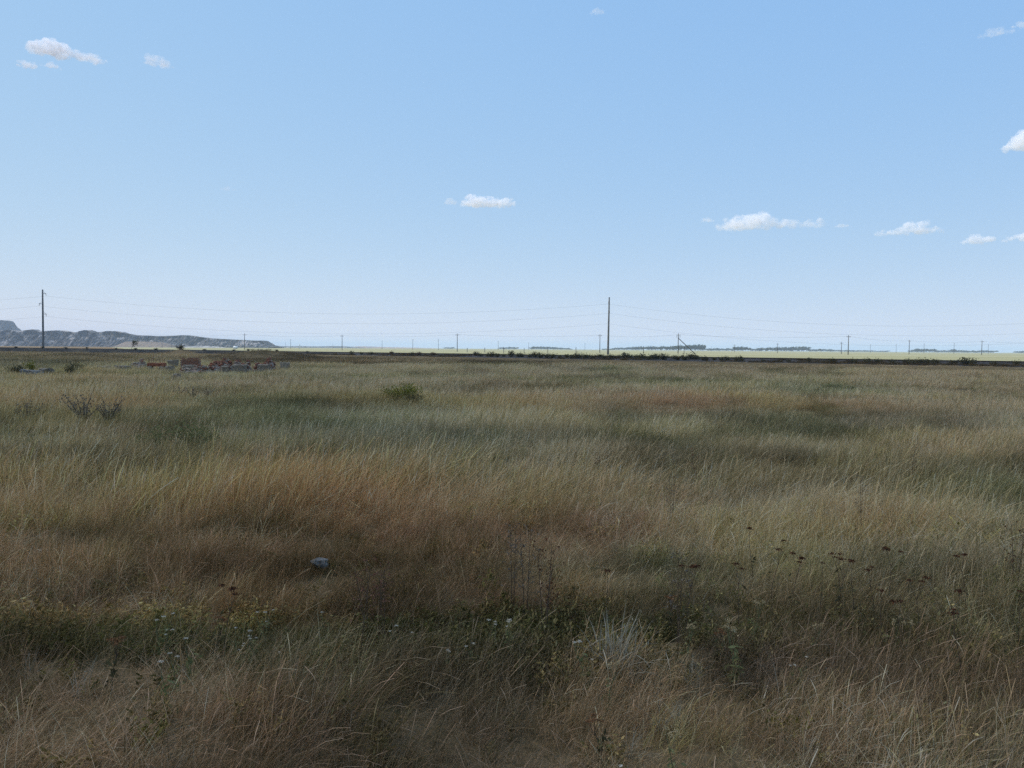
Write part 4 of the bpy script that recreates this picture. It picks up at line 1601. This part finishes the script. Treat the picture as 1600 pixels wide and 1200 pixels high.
def tall_weed(seed, h, n, leafmat, stem='stem_dark', knots=True, side=0.08):
    """upright weed: a main stem, side twigs and small seed knots"""
    r = np.random.default_rng(seed)
    bm = bmesh.new()
    C = []
    for k in range(n):
        x0 = r.normal(0, 0.012)
        lean = r.normal(0.03, 0.05) * h
        y1 = r.normal(0, 0.03)
        tube(bm, [(x0, 0, -0.03), (x0 + lean * 0.4, y1 * 0.5, h * 0.5), (x0 + lean, y1, h * r.uniform(0.85, 1))], [0.0030, 0.0024, 0.0012], 5)
        for q in range(16):
            t = r.uniform(0.35, 1.0)
            b = Vector((x0 + lean * t, y1 * t, h * t))
            a = r.uniform(0, 6.28)
            e = b + Vector((math.cos(a) * side * r.uniform(.3, 1), math.sin(a) * side * r.uniform(.3, 1), r.uniform(0.01, 0.06)))
            tube(bm, [b, e], [0.0011, 0.0008], 3, cap=False)
            for _ in range(4):
                C.append(np.array(e) + r.normal(0, 0.006, 3))
    me = bpy.data.meshes.new('stem')
    bm.to_mesh(me)
    bm.free()
    me.materials.append(M[stem])
    return [('stem', me), ('seed_heads', leaf_mesh('seed_heads', np.array(C), 0.009, M[leafmat], seed, aspect=1.3))]


WEED = [tall_weed(400 + i, 0.62, 1 + i % 2, ('head_dark', 'weed_grey', 'weed_red')[i % 3]) for i in range(6)]
put(WEED[1], 'tall_weed', 'tall thin weed with pale tufted heads above the brown grass', 'weed', spot(806, 824, 0.6), 0.3)
put(WEED[1], 'tall_weed', 'tall thin weed with dark twigs beside the pale tufted one', 'weed', spot(820, 832, 0.6), 2.3)
put(WEED[3], 'tall_weed', 'dark knotty dead weed standing in light straw grass', 'weed', spot(853, 852, 0.6), 1.0)
put(WEED[0], 'tall_weed', 'dark knotty dead weed leaning beside its taller neighbour', 'weed', spot(846, 866, 0.56), 4.0)
put(WEED[2], 'tall_weed', 'reddish twiggy weed behind the green herb strip', 'weed', spot(560, 890, 0.55), 2.0)
for px, py in ((575, 898), (590, 893), (601, 905)):
    put(WEED[5], 'tall_weed', 'short reddish weed clustered by the reddish twiggy one', 'weed', spot(px, py, 0.45), rp.uniform(0, 6), 'short reddish weeds', 0.78)
for px, py in ((1048, 742), (1500, 607), (1425, 697), (1088, 702), (935, 690), (1060, 870), (1590, 815), (1345, 745)):
    put(WEED[rp.randrange(6)], 'tall_weed', 'thin dark weed stalk poking above the open grass', 'weed', spot(px, py, 0.56), rp.uniform(0, 6), 'scattered weed stalks', 0.9)


def wormwood(seed, h, n, wd=0.0045, tl=(28, 22)):
    """silvery wormwood: a sheaf of soft arching shoots"""
    M['_s'] = M['silver']
    o = blades('shoots', n, seed, 0.06, h * 0.6, h, wd, tl, (45, 25), 6, 70, 0.0, '_s', wpow=2.5)
    r = np.random.default_rng(seed)
    C = np.stack([r.normal(0.08, 0.08, n // 2), r.normal(0, 0.06, n // 2), np.abs(r.normal(0.5, 0.22, n // 2)) * h], 1)
    return [('shoots', o.data), ('leaves', leaf_mesh('leaves', C, 0.0045, M['silver'], seed + 1, aspect=3.2, updir=0.3))]


WORM = [wormwood(500 + i, 0.42, 26) for i in range(3)]
BIGW = [wormwood(510 + i, 0.42, 55, 0.0055, (14, 16)) for i in range(2)]
put(BIGW[0], 'wormwood', 'large silvery wormwood sheaf arching over the herb strip', 'wormwood', spot(968, 945, 0.36), 0.0, sc=1.15)
put(BIGW[1], 'wormwood', 'silvery blue wormwood tuft below the large arching sheaf', 'wormwood', spot(945, 972, 0.26), 0.6, sc=0.85)
for px, py, s in ((1090, 905, .6), (1175, 870, .6), (1160, 880, .5), (1352, 808, .5), (1320, 870, .45), (1050, 835, .6), (960, 830, .5), 
                  (45, 995, .5), (125, 1012, .6), (270, 1142, .45), (1085, 1000, .6), (980, 1000, .5), (1010, 1010, .4), (1040, 1060, .6), (1055, 1065, .5), (985, 1105, .5),
                  (275, 1015, .4), (465, 1010, .6), (920, 945, .5), (1285, 1008, .55), (1100, 845, .5), (850, 820, .5), (1015, 940, .45), (700, 905, .4), (1440, 985, .5)):
    put(WORM[rp.randrange(3)], 'wormwood', 'small silvery wormwood tuft half hidden in the grass', 'wormwood', spot(px, py, 0.32 * s + 0.05), rp.uniform(-0.8, 0.8), 'small wormwood tufts', s)

# bushes and weeds in the open steppe
bb = shrub_proto(600, 0.95, 1.9, M['bush_bright'], 22, 2200, 0.045, lean=-0.05, up=0.85, jit=0.08)
place(bb, 'bush', 'bright yellow green bush standing out of the grey green steppe', 'bush', ground_pt(632, 23.5), 0.3, (0.62, 0.6, 0.68))
gb = shrub_proto(601, 0.7, 1.5, M['bush_green'], 18, 2200, 0.030, up=0.4, jit=0.10)
gd = shrub_proto(605, 0.7, 1.2, M['bush_olive'], 14, 900, 0.045, up=0.4)
place(gd, 'bush', 'dark green low bush at the foot of the bright bush', 'bush', ground_pt(650, 22.5), 1.3, 0.62)
place(gb, 'bush', 'broad green bush at the edge of the tan grass', 'bush', ground_pt(292, 11.4), 0.3, (0.62, 0.6, 0.80))
place(gb, 'bush', 'small blue green bush beside the broad green one', 'bush', ground_pt(236, 11.6), 2.3, (0.34, 0.34, 0.66))
wg = shrub_proto(602, 0.85, 0.85, M['weed_grey'], 11, 500, 0.022, up=0.2, jit=0.045, spread=1.0)
place(wg, 'weed_clump', 'tall grey twiggy weed clump with dark stems', 'weed', ground_pt(128, 15.6), 0.3, 1.08)
place(wg, 'weed_clump', 'grey twiggy weed clump beside the taller one', 'weed', ground_pt(168, 15.9), 2.3, 0.98)
place(wg, 'weed_clump', 'low grey green weed clump near the tall twiggy clump', 'weed', ground_pt(42, 16.5), 4.3, 0.8)
for px, d, s in ((758, 16.8, .6), (770, 17.0, .55), (745, 16.6, .5)):
    place(gb, 'bush', 'small dark green weed bush in the open grey grass', 'bush', ground_pt(px, d), rp.uniform(0, 6), s * 0.8, 'small green weed bushes')
for px, d, s in ((300, 26, .7), (325, 26.5, .6), (280, 27, .6)):
    place(wg, 'weed_clump', 'low dark weed clump on the grass before the ruins', 'weed', ground_pt(px, d), rp.uniform(0, 6), s, 'dark weeds before the ruins')
for px, d, s, lab in ((23, 43, 0.8, 'dark withered bush beside the pale slabs'), (108, 43, 0.7, 'grey green bush beyond the rounded concrete block'), (120, 47, 0.85, 'taller grey green bush behind the one by the block')):
    place(gd, 'bush', lab, 'bush', ground_pt(px, d), rp.uniform(0, 6), (s, s, s * 1.15))
yb = shrub_proto(607, 0.9, 1.1, M['bush_bright'], 9, 300, 0.07, up=0.8)
place(yb, 'bush', 'yellow green weed growing behind the pale slabs', 'bush', ground_pt(50, 46), 0.3, (0.75, 0.75, 0.85))
for px, d, s in ((1060, 38, .9), (1110, 36, .85), (1122, 36.5, .9), (1135, 36, .7), (1180, 35, .6), (1215, 34.5, .7), (1260, 34, .6), (1295, 33.5, .8), (1310, 33.5, .8), (1330, 33.5, .6), (1240, 34, .5), (1160, 35, .6), (1028, 36, .5)):
    place(gb, 'bush', 'low green weed in the green line across the far grass', 'bush', ground_pt(px, d), rp.uniform(0, 6), s * 0.62, 'green weeds in a line')

# ------------------------------------------------------------------ clouds
def cloud_mat(name, dens, scale=None, aniso=0.0):
    mt, nt, out = new_mat(name)
    N, L = nt.nodes, nt.links
    v = N.new('ShaderNodeVolumePrincipled')
    v.inputs['Color'].default_value = (1, 0.985, 0.995, 1)
    v.inputs['Density'].default_value = dens
    v.inputs['Anisotropy'].default_value = aniso
    if scale:
        tc = N.new('ShaderNodeTexCoord')
        no = N.new('ShaderNodeTexNoise')
        no.inputs['Scale'].default_value = 1.0 / scale
        no.inputs['Detail'].default_value = 5
        L.new(tc.outputs['Object'], no.inputs['Vector'])
        mr = N.new('ShaderNodeMapRange')
        mr.inputs['From Min'].default_value = 0.32
        mr.inputs['From Max'].default_value = 0.74
        mr.inputs['To Min'].default_value = 0.0
        mr.inputs['To Max'].default_value = dens * 2.2
        L.new(no.outputs[0], mr.inputs['Value'])
        L.new(mr.outputs[0], v.inputs['Density'])
    L.new(v.outputs[0], out.inputs['Volume'])
    return mt


def cloud(label, px0, px1, ptop, pbot, seed, dens_k=3.0, base_alt=1200.0, lobes=None, group=None):
    """cumulus: a lumpy closed surface filled with scattering mist, standing at the cloud base height"""
    r = np.random.default_rng(seed)
    pxc = (px0 + px1) / 2
    d = ray(pxc, pbot)
    tt = (base_alt - EYE) / d.z
    base = Vector((0, 0, EYE)) + d * tt
    y = base.y
    k = y / F * math.hypot(1, (horizon(pxc) - pbot) / F)
    w, h = (px1 - px0) * k, (pbot - ptop) * k
    bm = bmesh.new()
    lobes = lobes or [(t, 1 - 1.6 * abs(t - 0.45)) for t in np.linspace(0.06, 0.94, max(4, int(w / h * 1.6)))]
    for (u, hh) in lobes:
        H = h * max(hh, 0.18)
        for q in range(5):
            rad = H * r.uniform(0.28, 0.48)
            mtx = Matrix.Translation(((u - 0.5) * w + r.normal(0, 0.25) * H, r.normal(0, 0.3) * H, max(rad * 0.6, H * r.uniform(0.25, 0.95) - rad * 0.75))) @ Matrix.Diagonal((rad * 1.35, rad * 1.2, rad * 0.8, 1))
            bmesh.ops.create_icosphere(bm, subdivisions=2, radius=1, matrix=mtx)
    o = bm_obj('cloud', bm, cloud_mat('cloud_mist', 0.46 * dens_k / max(h, 1), h * 0.34), loc=base)
    o.rotation_euler = (0, 0, -math.atan2(base.x, base.y))
    md = o.modifiers.new('merge', 'REMESH')
    md.mode = 'VOXEL'
    md.voxel_size = max(h / 30, 1.0)
    tx = bpy.data.textures.new('billow', 'CLOUDS')
    tx.noise_scale = h * 0.24
    tx.noise_depth = 4
    dm = o.modifiers.new('billow', 'DISPLACE')
    dm.texture = tx
    dm.texture_coords = 'LOCAL'
    dm.strength = h * 0.38
    dm.mid_level = 0.55
    return tag(o, label, 'cloud', group)


cloud('puffy white cloud with a thin tail, high above the spoil heaps', 66, 158, 65, 92, 1, 4.0,
      lobes=[(0.10, 0.8), (0.18, 0.95), (0.27, 1.0), (0.36, 0.85), (0.46, 0.50), (0.56, 0.52), (0.66, 0.45), (0.76, 0.50), (0.86, 0.42), (0.95, 0.25)])
cloud('tiny cloud shred beside the puffy cloud with a tail', 31, 54, 91, 106, 2, 2.2)
cloud('thin cloud shred under the puffy cloud with a tail', 68, 94, 95, 106, 3, 1.6)
cloud('small ragged cloud alone beside the puffy one', 230, 269, 84, 103, 4, 1.8)
cloud('small flat based white cloud above the middle of the plain', 721, 795, 303, 323, 5, 3.6,
      lobes=[(0.06, 0.35), (0.16, 0.7), (0.28, 1.0), (0.40, 0.95), (0.52, 0.85), (0.64, 0.9), (0.76, 0.7), (0.88, 0.8), (0.95, 0.7)])
cloud('tiny cloud shred beside the flat based cloud', 695, 715, 307, 319, 6, 1.3)
cloud('long white cloud with a peaked top, largest above the field', 1122, 1283, 325, 357, 7, 3.4,
      lobes=[(0.04, 0.3), (0.12, 0.6), (0.20, 0.8), (0.28, 0.85), (0.36, 1.0), (0.44, 0.8), (0.53, 0.55), (0.62, 0.5), (0.71, 0.42), (0.80, 0.38), (0.88, 0.4), (0.95, 0.4)])
cloud('tiny wisp at the start of the long peaked cloud', 1097, 1115, 335, 347, 8, 1.2)
cloud('thin flat wisp between the two long clouds', 1305, 1330, 347, 355, 9, 1.4)
cloud('low long cloud with a small peak beyond the flat wisp', 1372, 1470, 344, 366, 10, 3.0,
      lobes=[(0.05, 0.35), (0.15, 0.45), (0.27, 0.5), (0.38, 0.6), (0.48, 0.75), (0.58, 1.0), (0.68, 0.7), (0.78, 0.5), (0.88, 0.5), (0.95, 0.35)])
cloud('white cloud with rounded top above the field edge', 1509, 1566, 359, 379, 11, 3.4)
cloud('white cloud next to the rounded one above the field edge', 1572, 1640, 359, 376, 12, 3.0)
cloud('bright thick cloud half out of view above the far poles', 1588, 1656, 199, 230, 13, 4.2,
      lobes=[(0.08, 0.5), (0.22, 0.85), (0.38, 1.0), (0.55, 1.0), (0.72, 0.8), (0.9, 0.5)])
cloud('faint cloud shred high above the plain', 924, 944, 11, 23, 14, 0.8)
cloud('faint flat cloud shred high near the thick cloud', 1534, 1588, 40, 54, 15, 0.9)
cloud('faint high cloud shred above the flat one', 1586, 1625, 26, 40, 16, 1.4)
cloud('very faint cloud wisp above the spoil heap end', 344, 372, 290, 298, 17, 0.6)


def shade_cloud():
    """the broad cloud overhead, out of the picture, whose shadow lies on the near steppe"""
    alt = 1200.0
    off = Vector((SUN_DIR.x / SUN_DIR.z * alt, SUN_DIR.y / SUN_DIR.z * alt, alt))
    r = np.random.default_rng(77)
    bm = bmesh.new()
    rad = 62.0
    W1 = 9.0                        # the cloud's edge shades the ground to just past the track
    for s in np.arange(-1700, 900, 55):
        far = -1500 + 500 * vnoise(np.array([s * 0.004]), np.array([3.0]), 5)[0] + 500 * (abs(s + 400) / 1300) ** 2
        for wv in list(np.arange(far, W1 - rad * 1.25, 58)) + [W1 - rad * 1.25]:
            if wv < -350 and (abs(s + 400) > 1300 - 250 * r.random() or r.random() < 0.06):
                continue
            p = RA + RDIR * (s + r.normal(0, 5)) + RNOR * (wv + r.normal(0, 2.0 if wv > W1 - 90 else 10))
            q = p + off
            rz = rad * r.uniform(1.0, 1.15)
            mtx = Matrix.Translation((q.x, q.y, alt + r.uniform(-6, 12))) @ Matrix.Diagonal((rz * 1.25, rz * 1.25, rz * (1.5 if wv > W1 - 90 else 1.0), 1))
            bmesh.ops.create_icosphere(bm, subdivisions=2, radius=1, matrix=mtx)
    o = bm_obj('cloud', bm, cloud_mat('cloud_mist_dense', 0.0058, None, 0.0))
    md = o.modifiers.new('merge', 'REMESH')
    md.mode = 'VOXEL'
    md.voxel_size = 20
    tag(o, 'broad dense cloud high overhead that shades the near steppe', 'cloud')


shade_cloud()

# ------------------------------------------------------------------ haze
HAZE = 1.7e-4
mt, nt, out = new_mat('haze_air')
v = nt.nodes.new('ShaderNodeVolumePrincipled')
v.inputs['Color'].default_value = (0.74, 0.87, 1.0, 1)
v.inputs['Density'].default_value = HAZE
nt.links.new(v.outputs[0], out.inputs['Volume'])
bm = bmesh.new()
bmesh.ops.create_cube(bm, size=1)
for v_ in bm.verts:
    v_.co = Vector((v_.co.x * 30000, v_.co.y * 30000, -2.0 if v_.co.z < 0 else 86.0))
o = bm_obj('haze', bm, mt)
tag(o, 'thin pale haze lying over the plain', kind='stuff')
